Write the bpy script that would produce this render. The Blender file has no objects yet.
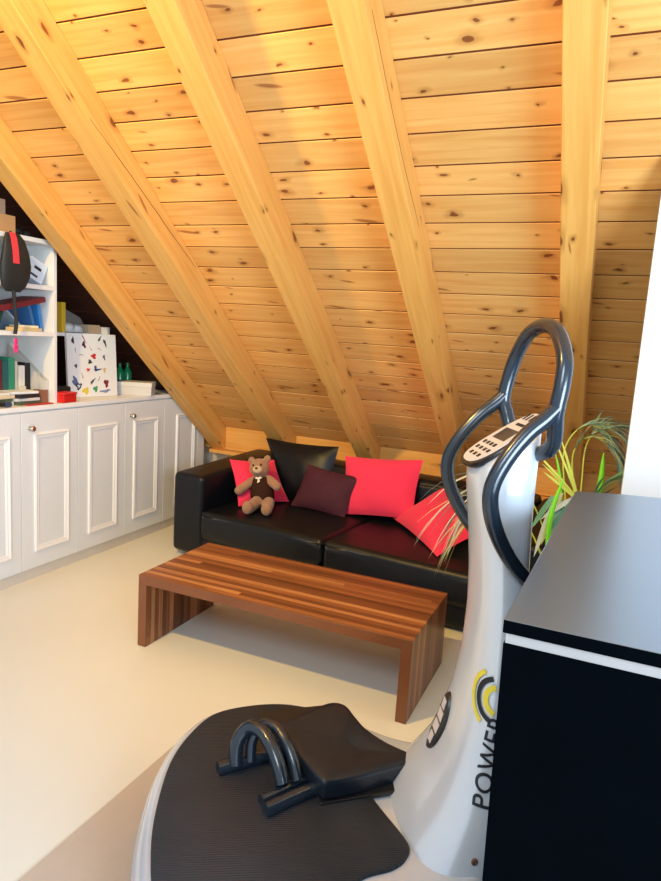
import bpy, bmesh, math, random
from mathutils import Vector, Matrix

C = bpy.context.scene.collection
SC = bpy.context.scene
PI = math.pi

# ------------------------------------------------------------------ camera
cam_data = bpy.data.cameras.new('camera')
cam = bpy.data.objects.new('camera', cam_data)
C.objects.link(cam)
CP, CR, CY = -0.15652263, 0.06284677, 0.40283843
base = Matrix(((1, 0, 0), (0, 0, -1), (0, 1, 0)))
Rm = Matrix.Rotation(CY, 3, 'Z') @ Matrix.Rotation(CP, 3, 'X') @ base @ Matrix.Rotation(CR, 3, 'Z')
cam.matrix_world = Matrix.Translation((0, 0, 1.5)) @ Rm.to_4x4()
cam_data.sensor_fit = 'VERTICAL'
cam_data.sensor_height = 36
cam_data.lens = 662.5 / 881 * 36
cam_data.clip_start = 0.02
SC.camera = cam

# ------------------------------------------------------------------ world, lights, exposure
SC.view_settings.view_transform = 'Standard'
SC.view_settings.look = 'None'
SC.view_settings.gamma = 1
SC.view_settings.use_curve_mapping = False
SC.view_settings.exposure = 0.05
W = bpy.data.worlds.new('world')
SC.world = W
W.use_nodes = True
bg = W.node_tree.nodes['Background']
bg.inputs[0].default_value = (0.76, 0.88, 1.0, 1)
bg.inputs[1].default_value = 0.86

def area_light(name, loc, target, sx, sy, power, color):
    d = bpy.data.lights.new(name, 'AREA')
    d.shape = 'RECTANGLE'; d.size = sx; d.size_y = sy
    d.energy = power; d.color = color
    o = bpy.data.objects.new(name, d); C.objects.link(o)
    o.location = loc
    o.rotation_euler = (Vector(target) - Vector(loc)).to_track_quat('-Z', 'Y').to_euler()
    return o

area_light('window_light', (2.4, -0.6, 1.5), (-0.6, 2.8, 1.3), 1.8, 1.7, 225, (0.66, 0.83, 1.0))
area_light('skylight_light', (-0.6, -1.2, 3.1), (-1.2, 3.2, 0.6), 1.2, 1.0, 55, (0.74, 0.88, 1.0))
pl = bpy.data.lights.new('ceiling_spot_light', 'SPOT')
pl.energy = 470; pl.color = (1.0, 0.62, 0.13); pl.shadow_soft_size = 0.05
pl.spot_size = math.radians(98); pl.spot_blend = 1.0
plo = bpy.data.objects.new('ceiling_spot_light', pl); C.objects.link(plo); plo.location = (-2.0, 0.52, 3.29)
plo.rotation_euler = Vector((0.22, 0.84, -0.50)).to_track_quat('-Z', 'Y').to_euler()

# ------------------------------------------------------------------ materials
def new_mat(name):
    m = bpy.data.materials.new(name); m.use_nodes = True
    nt = m.node_tree
    return m, nt, nt.nodes['Principled BSDF']

def N(nt, typ, **kw):
    n = nt.nodes.new(typ)
    for k, v in kw.items(): setattr(n, k, v)
    return n

def mth(nt, op, a, b=None, c=None):
    n = nt.nodes.new('ShaderNodeMath'); n.operation = op
    for i, x in enumerate((a, b, c)):
        if x is None: continue
        if isinstance(x, (int, float)): n.inputs[i].default_value = x
        else: nt.links.new(x, n.inputs[i])
    return n.outputs[0]

def mixc(nt, fac, a, b, blend='MIX'):
    n = nt.nodes.new('ShaderNodeMix'); n.data_type = 'RGBA'; n.blend_type = blend
    for idx, x in ((0, fac), (6, a), (7, b)):
        if isinstance(x, (int, float)): n.inputs[idx].default_value = x
        elif isinstance(x, tuple): n.inputs[idx].default_value = (*x, 1)
        else: nt.links.new(x, n.inputs[idx])
    return n.outputs[2]

def plain(name, col, rough=0.5, metal=0.0, spec=0.5, var=0.06, scale=18, bump=0.0, bscale=120, coat=0.0, sheen=0.0):
    m, nt, p = new_mat(name)
    tc = N(nt, 'ShaderNodeTexCoord')
    no = N(nt, 'ShaderNodeTexNoise'); no.inputs['Scale'].default_value = scale; no.inputs['Detail'].default_value = 3
    nt.links.new(tc.outputs['Object'], no.inputs['Vector'])
    lo = tuple(max(0, c * (1 - var)) for c in col); hi = tuple(min(1, c * (1 + var)) for c in col)
    nt.links.new(mixc(nt, no.outputs['Fac'], lo, hi), p.inputs['Base Color'])
    p.inputs['Roughness'].default_value = rough
    p.inputs['Metallic'].default_value = metal
    p.inputs['Specular IOR Level'].default_value = spec
    p.inputs['Coat Weight'].default_value = coat
    p.inputs['Sheen Weight'].default_value = sheen
    if bump > 0:
        b2 = N(nt, 'ShaderNodeTexNoise'); b2.inputs['Scale'].default_value = bscale; b2.inputs['Detail'].default_value = 2
        nt.links.new(tc.outputs['Object'], b2.inputs['Vector'])
        bp_ = N(nt, 'ShaderNodeBump'); bp_.inputs['Strength'].default_value = bump; bp_.inputs['Distance'].default_value = 0.004
        nt.links.new(b2.outputs['Fac'], bp_.inputs['Height'])
        nt.links.new(bp_.outputs['Normal'], p.inputs['Normal'])
    return m

PITCH, PHASE = 0.1445, 0.006

def pine(name, along, board=None, light=(0.82, 0.45, 0.135), dark=(0.70, 0.30, 0.065), knot=(0.17, 0.036, 0.010), knots=0.5, kscale=(7.0, 13.84), rough=0.42):
    """Pine with grain and knots; along = local axis of the grain; board = plank width across it."""
    m, nt, p = new_mat(name)
    tc = N(nt, 'ShaderNodeTexCoord')
    sep = N(nt, 'ShaderNodeSeparateXYZ'); nt.links.new(tc.outputs['Object'], sep.inputs[0])
    oi = N(nt, 'ShaderNodeObjectInfo')
    ax = {'X': 0, 'Y': 1, 'Z': 2}
    g = sep.outputs[ax[along]]
    others = [sep.outputs[i] for i in range(3) if i != ax[along]]
    off = mth(nt, 'MULTIPLY', oi.outputs['Random'], 37.0)
    rnd = None
    if board:
        idx = mth(nt, 'FLOOR', mth(nt, 'DIVIDE', mth(nt, 'SUBTRACT', others[0], PHASE), board))
        wn = N(nt, 'ShaderNodeTexWhiteNoise', noise_dimensions='1D'); nt.links.new(idx, wn.inputs['W'])
        rnd = wn.outputs['Value']
        off = mth(nt, 'MULTIPLY', rnd, 57.0)
    gl = mth(nt, 'ADD', g, off)
    # grain coordinates
    cb = N(nt, 'ShaderNodeCombineXYZ')
    nt.links.new(mth(nt, 'MULTIPLY', gl, 1.1), cb.inputs[0])
    nt.links.new(mth(nt, 'MULTIPLY', others[0], 22.0), cb.inputs[1])
    nt.links.new(mth(nt, 'MULTIPLY', others[1], 22.0), cb.inputs[2])
    n1 = N(nt, 'ShaderNodeTexNoise'); n1.inputs['Scale'].default_value = 1.6; n1.inputs['Detail'].default_value = 4; n1.inputs['Distortion'].default_value = 0.6
    nt.links.new(cb.outputs[0], n1.inputs['Vector'])
    ramp = N(nt, 'ShaderNodeValToRGB'); ramp.color_ramp.elements[0].position = 0.38; ramp.color_ramp.elements[1].position = 0.66
    nt.links.new(n1.outputs['Fac'], ramp.inputs[0])
    col = mixc(nt, mth(nt, 'MULTIPLY', ramp.outputs[0], 0.62), light, dark)
    # knots
    ck = N(nt, 'ShaderNodeCombineXYZ')
    nt.links.new(mth(nt, 'MULTIPLY', gl, kscale[0]), ck.inputs[0])
    nt.links.new(mth(nt, 'MULTIPLY', mth(nt, 'ADD', others[0], others[1]), kscale[1]), ck.inputs[1])
    vo = N(nt, 'ShaderNodeTexVoronoi', voronoi_dimensions='2D'); vo.inputs['Scale'].default_value = 1.0
    wj = N(nt, 'ShaderNodeTexNoise'); wj.inputs['Scale'].default_value = 2.3; wj.inputs['Detail'].default_value = 1
    nt.links.new(ck.outputs[0], wj.inputs['Vector'])
    va = N(nt, 'ShaderNodeVectorMath', operation='MULTIPLY_ADD'); va.inputs[1].default_value = (0.35, 0.35, 0.0)
    nt.links.new(wj.outputs['Color'], va.inputs[0]); nt.links.new(ck.outputs[0], va.inputs[2])
    nt.links.new(va.outputs[0], vo.inputs['Vector'])
    vs = N(nt, 'ShaderNodeSeparateXYZ'); nt.links.new(vo.outputs['Color'], vs.inputs[0])
    has = mth(nt, 'LESS_THAN', vs.outputs[0], knots)
    rad = mth(nt, 'ADD', mth(nt, 'MULTIPLY', mth(nt, 'POWER', vs.outputs[1], 2.0), 0.125), 0.035)
    q = mth(nt, 'DIVIDE', vo.outputs['Distance'], rad)
    core = N(nt, 'ShaderNodeMapRange', interpolation_type='SMOOTHSTEP'); core.inputs[1].default_value = 0.75; core.inputs[2].default_value = 1.15; core.inputs[3].default_value = 1; core.inputs[4].default_value = 0
    nt.links.new(q, core.inputs[0])
    halo = N(nt, 'ShaderNodeMapRange', interpolation_type='SMOOTHSTEP'); halo.inputs[1].default_value = 1.0; halo.inputs[2].default_value = 3.2; halo.inputs[3].default_value = 1; halo.inputs[4].default_value = 0
    nt.links.new(q, halo.inputs[0])
    col = mixc(nt, mth(nt, 'MULTIPLY', mth(nt, 'MULTIPLY', halo.outputs[0], has), 0.55), col, tuple(c * 0.62 for c in dark))
    col = mixc(nt, mth(nt, 'MULTIPLY', mth(nt, 'MULTIPLY', core.outputs[0], has), 0.85), col, knot)
    # sparse long knots and streaks
    cs = N(nt, 'ShaderNodeCombineXYZ')
    su = mth(nt, 'ADD', others[0], others[1])
    nt.links.new(mth(nt, 'ADD', mth(nt, 'MULTIPLY', gl, 2.1), mth(nt, 'MULTIPLY', su, 3.0)), cs.inputs[0])
    nt.links.new(mth(nt, 'ADD', mth(nt, 'MULTIPLY', su, 11.0), mth(nt, 'MULTIPLY', gl, 1.2)), cs.inputs[1])
    v2 = N(nt, 'ShaderNodeTexVoronoi', voronoi_dimensions='2D'); v2.inputs['Scale'].default_value = 1.0
    nt.links.new(cs.outputs[0], v2.inputs['Vector'])
    v2s = N(nt, 'ShaderNodeSeparateXYZ'); nt.links.new(v2.outputs['Color'], v2s.inputs[0])
    st = N(nt, 'ShaderNodeMapRange', interpolation_type='SMOOTHSTEP'); st.inputs[1].default_value = 0.05; st.inputs[2].default_value = 0.13; st.inputs[3].default_value = 1; st.inputs[4].default_value = 0
    nt.links.new(mth(nt, 'DIVIDE', v2.outputs['Distance'], mth(nt, 'ADD', mth(nt, 'MULTIPLY', v2s.outputs[1], 0.9), 0.35)), st.inputs[0])
    col = mixc(nt, mth(nt, 'MULTIPLY', mth(nt, 'MULTIPLY', st.outputs[0], mth(nt, 'LESS_THAN', v2s.outputs[0], 0.24)), 0.7), col, tuple(c * 1.5 for c in knot))
    if rnd is not None:
        hs = N(nt, 'ShaderNodeHueSaturation')
        nt.links.new(mth(nt, 'ADD', mth(nt, 'MULTIPLY', rnd, 0.26), 0.87), hs.inputs['Value'])
        nt.links.new(mth(nt, 'ADD', mth(nt, 'MULTIPLY', vs.outputs[2], 0.0), 1.0), hs.inputs['Saturation'])
        nt.links.new(col, hs.inputs['Color']); col = hs.outputs[0]
    nt.links.new(col, p.inputs['Base Color'])
    p.inputs['Roughness'].default_value = rough
    p.inputs['Specular IOR Level'].default_value = 0.35
    b = N(nt, 'ShaderNodeBump'); b.inputs['Strength'].default_value = 0.12; b.inputs['Distance'].default_value = 0.002
    nt.links.new(n1.outputs['Fac'], b.inputs['Height']); nt.links.new(b.outputs['Normal'], p.inputs['Normal'])
    return m

def walnut(name):
    m, nt, p = new_mat(name)
    tc = N(nt, 'ShaderNodeTexCoord')
    sep = N(nt, 'ShaderNodeSeparateXYZ'); nt.links.new(tc.outputs['Object'], sep.inputs[0])
    y = sep.outputs[1]
    run = mth(nt, 'SUBTRACT', sep.outputs[0], sep.outputs[2])
    idx = mth(nt, 'FLOOR', mth(nt, 'DIVIDE', mth(nt, 'ADD', y, 0.017), 0.029))
    w1 = N(nt, 'ShaderNodeTexWhiteNoise', noise_dimensions='1D'); nt.links.new(idx, w1.inputs['W'])
    seg = mth(nt, 'FLOOR', mth(nt, 'ADD', mth(nt, 'MULTIPLY', run, 0.28), mth(nt, 'MULTIPLY', w1.outputs['Value'], 9.0)))
    w2 = N(nt, 'ShaderNodeTexWhiteNoise', noise_dimensions='2D')
    cb = N(nt, 'ShaderNodeCombineXYZ'); nt.links.new(idx, cb.inputs[0]); nt.links.new(seg, cb.inputs[1]); nt.links.new(cb.outputs[0], w2.inputs['Vector'])
    ramp = N(nt, 'ShaderNodeValToRGB')
    e = ramp.color_ramp.elements
    e[0].position = 0.0; e[0].color = (0.105, 0.034, 0.014, 1)
    e[1].position = 1.0; e[1].color = (0.54, 0.25, 0.10, 1)
    for pos, c in ((0.35, (0.19, 0.064, 0.024, 1)), (0.6, (0.28, 0.10, 0.036, 1)), (0.82, (0.42, 0.165, 0.062, 1))):
        k = e.new(pos); k.color = c
    nt.links.new(w2.outputs['Value'], ramp.inputs[0])
    c2 = N(nt, 'ShaderNodeCombineXYZ')
    nt.links.new(mth(nt, 'ADD', mth(nt, 'MULTIPLY', run, 1.6), mth(nt, 'MULTIPLY', w2.outputs['Value'], 20)), c2.inputs[0])
    nt.links.new(mth(nt, 'MULTIPLY', y, 55.0), c2.inputs[1])
    no = N(nt, 'ShaderNodeTexNoise'); no.inputs['Scale'].default_value = 1.5; no.inputs['Detail'].default_value = 4
    nt.links.new(c2.outputs[0], no.inputs['Vector'])
    mr = N(nt, 'ShaderNodeMapRange'); mr.inputs[1].default_value = 0.35; mr.inputs[2].default_value = 0.7; mr.inputs[3].default_value = 0; mr.inputs[4].default_value = 0.55
    nt.links.new(no.outputs['Fac'], mr.inputs[0])
    col = mixc(nt, mr.outputs[0], ramp.outputs[0], (0.10, 0.030, 0.012))
    nt.links.new(col, p.inputs['Base Color'])
    p.inputs['Roughness'].default_value = 0.33
    return m

M = {}
M['ceil'] = pine('pine_planks', 'X', PITCH, knots=0.36)
M['rafter'] = pine('pine_rafter', 'Y', None, light=(0.80, 0.425, 0.11), dark=(0.66, 0.29, 0.055), knots=0.30, kscale=(4.5, 12.0))
M['purlin'] = pine('pine_purlin', 'X', None, light=(0.80, 0.42, 0.11), dark=(0.64, 0.29, 0.06), knots=0.2, kscale=(2.0, 8.0))
M['floor'] = plain('cream_floor', (0.765, 0.75, 0.65), 0.33, var=0.03, scale=2.2)
M['white_paint'] = plain('white_paint', (0.62, 0.66, 0.72), 0.6, var=0.015, scale=4)
M['cream_plaster'] = plain('cream_plaster', (0.8, 0.76, 0.68), 0.8, var=0.02)
M['shaded_panel'] = plain('shaded_boards', (0.055, 0.015, 0.007), 0.6, var=0.3, scale=6)  # shade beyond the leftmost rafter, put into the board colour
M['cab'] = plain('cabinet_lacquer', (0.78, 0.805, 0.81), 0.38, var=0.015, scale=3)
M['cab_mould'] = plain('cabinet_moulding', (0.88, 0.87, 0.85), 0.35, var=0.01)
M['plinth'] = plain('plinth_paint', (0.66, 0.61, 0.53), 0.5)
M['nickel'] = plain('brushed_nickel', (0.62, 0.58, 0.52), 0.25, 1.0)
M['leather'] = plain('black_leather', (0.004, 0.0055, 0.009), 0.38, spec=0.32, var=0.2, bump=0.25, bscale=160)
M['leather_pad'] = plain('black_vinyl', (0.008, 0.013, 0.022), 0.36, spec=0.45, var=0.2, bump=0.15, bscale=240)
M['pink'] = plain('pink_cloth', (0.80, 0.040, 0.105), 0.85, spec=0.2, var=0.08, scale=9, bump=0.25, bscale=40, sheen=0.15)
M['plum'] = plain('plum_cloth', (0.060, 0.014, 0.026), 0.8, spec=0.25, var=0.25, scale=14, bump=0.2, bscale=60)
M['walnut'] = walnut('walnut_staves')
M['silver'] = plain('silver_lacquer', (0.64, 0.69, 0.76), 0.22, metal=0.25, spec=0.5, var=0.02, coat=0.5)
M['grip'] = plain('dark_grip', (0.012, 0.020, 0.032), 0.22, spec=0.6, var=0.15, coat=0.2)
M['mat_rubber'] = plain('ribbed_rubber', (0.016, 0.021, 0.030), 0.50, var=0.3, scale=7)
M['console'] = plain('console_face', (0.62, 0.58, 0.58), 0.4, var=0.03)
M['black_plastic'] = plain('black_plastic', (0.012, 0.012, 0.014), 0.35)
M['screen'] = plain('screen_glass', (0.045, 0.040, 0.045), 0.2)
M['yellow_print'] = plain('yellow_print', (0.75, 0.62, 0.05), 0.5)
M['black_print'] = plain('black_print', (0.012, 0.012, 0.018), 0.5)
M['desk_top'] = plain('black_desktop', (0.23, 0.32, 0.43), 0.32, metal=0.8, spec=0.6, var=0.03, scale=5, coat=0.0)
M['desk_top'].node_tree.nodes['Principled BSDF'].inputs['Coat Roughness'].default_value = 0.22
M['desk_front'] = plain('black_melamine', (0.0012, 0.0018, 0.0026), 0.7, spec=0.0, var=0.2)
M['desk_edge'] = plain('pale_desk_edge', (0.30, 0.275, 0.265), 0.5)
M['beige_mat'] = plain('beige_mat', (0.52, 0.43, 0.34), 0.8, var=0.04, bump=0.2, bscale=300)
M['bear'] = plain('bear_plush', (0.34, 0.19, 0.115), 0.95, spec=0.1, var=0.25, scale=40, bump=0.8, bscale=150, sheen=0.3)
M['bear_pale'] = plain('bear_muzzle', (0.60, 0.42, 0.27), 0.95, spec=0.1, var=0.1, scale=40, bump=0.6, bscale=150)
M['bear_vest'] = plain('brown_knit', (0.040, 0.016, 0.010), 0.9, spec=0.1, var=0.25, scale=60, bump=0.6, bscale=120)
M['cream'] = plain('cream_cloth', (0.8, 0.74, 0.62), 0.8)
M['black'] = plain('black_matte', (0.010, 0.010, 0.011), 0.6, var=0.2)
M['leaf'] = plain('palm_leaf', (0.12, 0.30, 0.16), 0.42, var=0.35, scale=5)
M['leaf_pale'] = plain('palm_leaf_pale', (0.42, 0.46, 0.25), 0.45, var=0.2, scale=5)
M['leaf_blue'] = plain('palm_leaf_blue', (0.22, 0.42, 0.38), 0.36, var=0.4, scale=5)
M['leaf_white'] = plain('palm_leaf_glossy', (0.52, 0.60, 0.56), 0.3, var=0.2, scale=5)
M['stalk'] = plain('palm_shoot', (0.20, 0.72, 0.03), 0.4, var=0.15)
M['stalk_y'] = plain('palm_yellow_stalk', (0.55, 0.66, 0.10), 0.4, var=0.15)
M['pot'] = plain('white_glazed_pot', (0.75, 0.76, 0.77), 0.3)
M['soil'] = plain('potting_soil', (0.03, 0.02, 0.014), 0.95, var=0.5, scale=60, bump=0.8)
M['shelf'] = plain('white_shelf', (0.80, 0.78, 0.75), 0.45, var=0.02)

def colmat(name, col, rough=0.55):
    if name not in M: M[name] = plain(name, col, rough)
    return M[name]

# ------------------------------------------------------------------ mesh helpers
class MB:
    def __init__(s): s.v = []; s.f = []; s.mi = []
    def add(s, vs, fs, mi=0):
        b = len(s.v); s.v += [tuple(v) for v in vs]; s.f += [tuple(b + i for i in f) for f in fs]; s.mi += [mi] * len(fs)
        return s
    def box(s, lo, hi, mi=0, xf=None):
        (a, b, c), (d, e, f) = lo, hi
        vs = [Vector(p) for p in ((a, b, c), (d, b, c), (d, e, c), (a, e, c), (a, b, f), (d, b, f), (d, e, f), (a, e, f))]
        if xf: vs = [xf @ v for v in vs]
        return s.add(vs, [(0, 3, 2, 1), (4, 5, 6, 7), (0, 1, 5, 4), (1, 2, 6, 5), (2, 3, 7, 6), (3, 0, 4, 7)], mi)
    def prism(s, poly, axis, a, b, mi=0):
        """extrude a 2D polygon (in the two other axes, in order) along axis from a to b"""
        n = len(poly)
        def P(p, t):
            if axis == 0: return (t, p[0], p[1])
            if axis == 1: return (p[0], t, p[1])
            return (p[0], p[1], t)
        vs = [P(p, a) for p in poly] + [P(p, b) for p in poly]
        fs = [tuple(range(n))[::-1], tuple(range(n, 2 * n))] + [(i, (i + 1) % n, n + (i + 1) % n, n + i) for i in range(n)]
        return s.add(vs, fs, mi)
    def loft(s, rings, caps=True, mi=0):
        n = len(rings[0]); vs = [p for r in rings for p in r]; fs = []
        for k in range(len(rings) - 1):
            for i in range(n):
                j = (i + 1) % n
                fs.append((k * n + i, k * n + j, (k + 1) * n + j, (k + 1) * n + i))
        if caps:
            fs.append(tuple(range(n))[::-1]); fs.append(tuple(range((len(rings) - 1) * n, len(rings) * n)))
        return s.add(vs, fs, mi)
    def tube(s, path, r, n=12, caps=True, mi=0):
        path = [Vector(p) for p in path]
        rs = r if isinstance(r, (list, tuple)) else [r] * len(path)
        rings = []; up = None
        for i, p in enumerate(path):
            t = (path[min(i + 1, len(path) - 1)] - path[max(i - 1, 0)]).normalized()
            if up is None:
                up = t.orthogonal().normalized()
            up = (up - t * up.dot(t)).normalized(); w = t.cross(up)
            rings.append([p + (up * math.cos(2 * PI * k / n) + w * math.sin(2 * PI * k / n)) * rs[i] for k in range(n)])
        return s.loft(rings, caps, mi)
    def lathe(s, prof, xf=None, n=24, mi=0):
        rings = []
        for r, z in prof:
            ring = [Vector((r * math.cos(2 * PI * k / n), r * math.sin(2 * PI * k / n), z)) for k in range(n)]
            rings.append([xf @ v for v in ring] if xf else ring)
        return s.loft(rings, True, mi)
    def ell(s, c, r, n=16, m=10, xf=None, mi=0):
        vs = []; fs = []
        for i in range(m + 1):
            th = PI * i / m
            for k in range(n):
                v = Vector((r[0] * math.sin(th) * math.cos(2 * PI * k / n), r[1] * math.sin(th) * math.sin(2 * PI * k / n), r[2] * math.cos(th)))
                if xf: v = xf @ v
                vs.append(v + Vector(c))
        for i in range(m):
            for k in range(n):
                j = (k + 1) % n
                fs.append((i * n + k, (i + 1) * n + k, (i + 1) * n + j, i * n + j))
        return s.add(vs, fs, mi)
    def build(s, name, mat, parent=None, origin=None, smooth=True, angle=40, bevel=0, seg=2, rot=None, matrix=None):
        me = bpy.data.meshes.new(name)
        o3 = Vector(origin) if origin else Vector((0, 0, 0))
        me.from_pydata([tuple(Vector(v) - o3) for v in s.v], [], s.f)
        bm = bmesh.new(); bm.from_mesh(me)
        bmesh.ops.remove_doubles(bm, verts=bm.verts, dist=1e-6)
        bmesh.ops.recalc_face_normals(bm, faces=bm.faces)
        bm.to_mesh(me); bm.free()
        mats = mat if isinstance(mat, (list, tuple)) else [mat]
        for m_ in mats: me.materials.append(m_)
        if len(mats) > 1 and len(me.polygons) == len(s.mi):
            for p_, i in zip(me.polygons, s.mi): p_.material_index = i
        if smooth:
            me.polygons.foreach_set('use_smooth', [True] * len(me.polygons))
            me.set_sharp_from_angle(angle=math.radians(angle))
        me.update()
        o = bpy.data.objects.new(name, me); C.objects.link(o)
        o.location = o3
        if matrix is not None: o.matrix_world = matrix
        if parent is not None: o.parent = parent
        if bevel:
            md = o.modifiers.new('bevel', 'BEVEL'); md.width = bevel; md.segments = seg; md.limit_method = 'ANGLE'; md.angle_limit = math.radians(35)
            md.harden_normals = True
        return o

def tag(o, label, cat, group=None, kind=None):
    if label: o['label'] = label
    if cat: o['category'] = cat
    if group: o['group'] = group
    if kind: o['kind'] = kind
    return o

def empty(name, loc, label, cat, group=None, rz=0.0):
    o = bpy.data.objects.new(name, None); C.objects.link(o)
    o.location = loc; o.rotation_euler = (0, 0, rz)
    o.empty_display_size = 0.05
    return tag(o, label, cat, group)

def struct(o): o['kind'] = 'structure'; return o

def crom(pts, sub=8, closed=False):
    P = [Vector(p) for p in pts]; out = []; n = len(P)
    for i in range(n - 1):
        p0 = P[max(i - 1, 0)]; p1 = P[i]; p2 = P[i + 1]; p3 = P[min(i + 2, n - 1)]
        for k in range(sub):
            t = k / sub
            out.append(0.5 * ((2 * p1) + (p2 - p0) * t + (2 * p0 - 5 * p1 + 4 * p2 - p3) * t * t + (3 * p1 - p0 - 3 * p2 + p3) * t ** 3))
    out.append(P[-1]); return out

# ------------------------------------------------------------------ room geometry
TH = math.radians(39.2); KT = math.tan(TH); CT = math.cos(TH); ST = math.sin(TH)
YP, ZP = 4.5, 0.73                      # foot of the roof slope
def ceil_z(y): return ZP + (YP - y) * KT
RD, RW = 0.15, 0.125                    # rafter depth and width
FX = -2.97                              # front face of the low cupboards
WT = 1.01                               # worktop height

# floor
struct(MB().box((-3.7, -2.6, -0.08), (2.6, 4.75, 0)).build('floor', M['floor'], smooth=False))

# sloping plank ceiling: local x across the room, y up the slope, z down into the room
slope_m = Matrix(((1, 0, 0, 0), (0, -CT, -ST, YP), (0, ST, -CT, ZP), (0, 0, 0, 1)))
def planks(name, x0, x1, m, gap):
    s0, s1 = -0.25, 4.9
    prof = [(s0, 0.0)]; dark = []
    k = math.floor((s0 - PHASE) / PITCH) + 1
    while PHASE + k * PITCH < s1 - 0.02:
        sj = PHASE + k * PITCH; i = len(prof)
        prof += [(sj - 0.0050, 0.0), (sj - 0.0036, 0.0 - 0.003), (sj - 0.0028, -0.009), (sj + 0.0028, -0.009), (sj + 0.0036, -0.003), (sj + 0.0050, 0.0)]
        dark += [i + 1, i + 2, i + 3]
        k += 1
    prof += [(s1, 0.0), (s1, -0.06), (s0, -0.06)]
    mb = MB().prism(prof, 0, x0, x1)
    for i in dark: mb.mi[2 + i] = 1
    return struct(mb.build(name, [m, gap], smooth=False, matrix=slope_m))
M['gap'] = plain('board_gap', (0.24, 0.055, 0.010), 0.8)
planks('ceiling', -2.966, 2.4, M['ceil'], M['gap'])
planks('ceiling_niche', -3.66, -2.967, M['shaded_panel'], M['gap'])  # ceiling carried on past the rafter, its shade painted in dark

# knee wall, gable wall, white wall panel
struct(MB().box((-3.7, 4.62, 0), (2.6, 4.72, 0.75)).build('wall_back', M['cream_plaster'], smooth=False))
gp = [(4.62, 0.0), (4.62, ceil_z(4.62)), (1.0, ceil_z(1.0)), (1.0, 0.0)]
struct(MB().prism(gp, 0, -3.72, -3.63).build('wall_left', M['shaded_panel'], smooth=False))
wp = [(2.68, 0.0), (2.68, ceil_z(2.68)), (2.80, ceil_z(2.80)), (2.80, 0.0)]
struct(MB().prism(wp, 0, 0.059, 2.5).build('wall_right', M['white_paint'], smooth=False))

# wall plate beam and ledge under the slope
tag(MB().box((-3.62, 4.5, 0.545), (2.4, 4.66, 0.728)).build('wall_plate_beam', M['purlin'], origin=(-0.6, 4.58, 0.63), smooth=False, bevel=0.004),
    'horizontal pine beam at the foot of the sloping ceiling behind the sofa', 'beam')
tag(MB().box((-2.95, 4.445, 0.515), (2.4, 4.499, 0.543)).build('ledge_board', M['purlin'], origin=(-0.3, 4.47, 0.53), smooth=False, bevel=0.003),
    'narrow pine ledge board under the horizontal beam behind the sofa', 'ledge')

# rafters: one mesh, copied
raf = None
names = ['leftmost pine rafter, running down onto the white cupboards',
         'second pine rafter from the left, with a long dark crack',
         'third pine rafter from the left, meeting the beam above the black cushion',
         'fourth pine rafter from the left, with a dark crack, coming down behind the pink cushion',
         'rightmost pine rafter, nearly upright beside the white wall']
for i, x in enumerate((-2.956, -2.325, -1.645, -0.983, -0.275)):
    if raf is None:
        raf = MB().box((0, 0.0, 0.0), (RW, 4.8, RD)).build('rafter', M['rafter'], smooth=False, bevel=0.005)
        # cut the foot plumb with the beam face
        for v in raf.data.vertices:
            if v.co.y < 0.01: v.co.y = -v.co.z * ST / CT + 0.001
        o = raf
    else:
        o = raf.copy(); C.objects.link(o)
    o.matrix_world = slope_m @ Matrix.Translation((x, 0, 0))
    tag(o, names[i], 'rafter', 'rafters of the sloping ceiling')

# drying cracks on the right faces of two rafters
def crack(parent, pts, w):
    mb = MB(); rc = random.Random(3); top_, bot = [], []
    path = crom([Vector((RW + .0006, a, d)) for a, d in pts], 14)
    for i, p in enumerate(path):
        t = i / (len(path) - 1); ww = w * math.sin(PI * (.06 + .9 * t)) ** .5; jz = rc.uniform(-.0012, .0012)
        top_.append((p.x, p.y, p.z + jz + ww)); bot.append((p.x, p.y, p.z + jz - ww))
    n = len(path); vs = top_ + bot + [(x - .004, y_, z_) for x, y_, z_ in top_] + [(x - .004, y_, z_) for x, y_, z_ in bot]
    fs = [(i, i + 1, n + i + 1, n + i) for i in range(n - 1)] + [(i, 2 * n + i, 2 * n + i + 1, i + 1) for i in range(n - 1)] + [(n + i, n + i + 1, 3 * n + i + 1, 3 * n + i) for i in range(n - 1)]
    o = mb.add(vs, fs).build('crack', M['crack'], parent, smooth=False)
    o['label'] = 'long dark drying crack'
M['crack'] = plain('crack_shadow_wood', (0.07, 0.018, 0.006), 0.9)
RF = [o for o in C.objects if o.get('category') == 'rafter']
crack(RF[1], [(2.709, 0.119), (2.412, 0.085), (2.066, 0.053), (1.750, 0.020)], .0016)
crack(RF[3], [(2.974, .103), (2.676, .111), (2.43, .108), (2.085, .087)], .0014)

# ------------------------------------------------------------------ low cupboards
DW = 0.4185
def moulding(mb, y0, y1, z0, z1, x):
    for (w, h, ins) in ((0.020, 0.012, 0.0), (0.012, 0.007, 0.020)):
        a0, a1, b0, b1 = y0 + ins, y1 - ins, z0 + ins, z1 - ins
        out = [(a0, b0), (a1, b0), (a1, b1), (a0, b1)]
        inn = [(a0 + w, b0 + w), (a1 - w, b0 + w), (a1 - w, b1 - w), (a0 + w, b1 - w)]
        vs = [(x, *p) for p in out] + [(x + h * 0.7, *p) for p in out] + [(x + h, *[(p[j] * 0.6 + q[j] * 0.4) for j in (0, 1)]) for p, q in zip(out, inn)] + [(x + h * 0.5, *p) for p in inn] + [(x, *p) for p in inn]
        fs = []
        for l in range(4):
            for i in range(4):
                j = (i + 1) % 4
                fs.append((l * 4 + i, l * 4 + j, (l + 1) * 4 + j, (l + 1) * 4 + i))
        mb.add(vs, fs)

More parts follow.
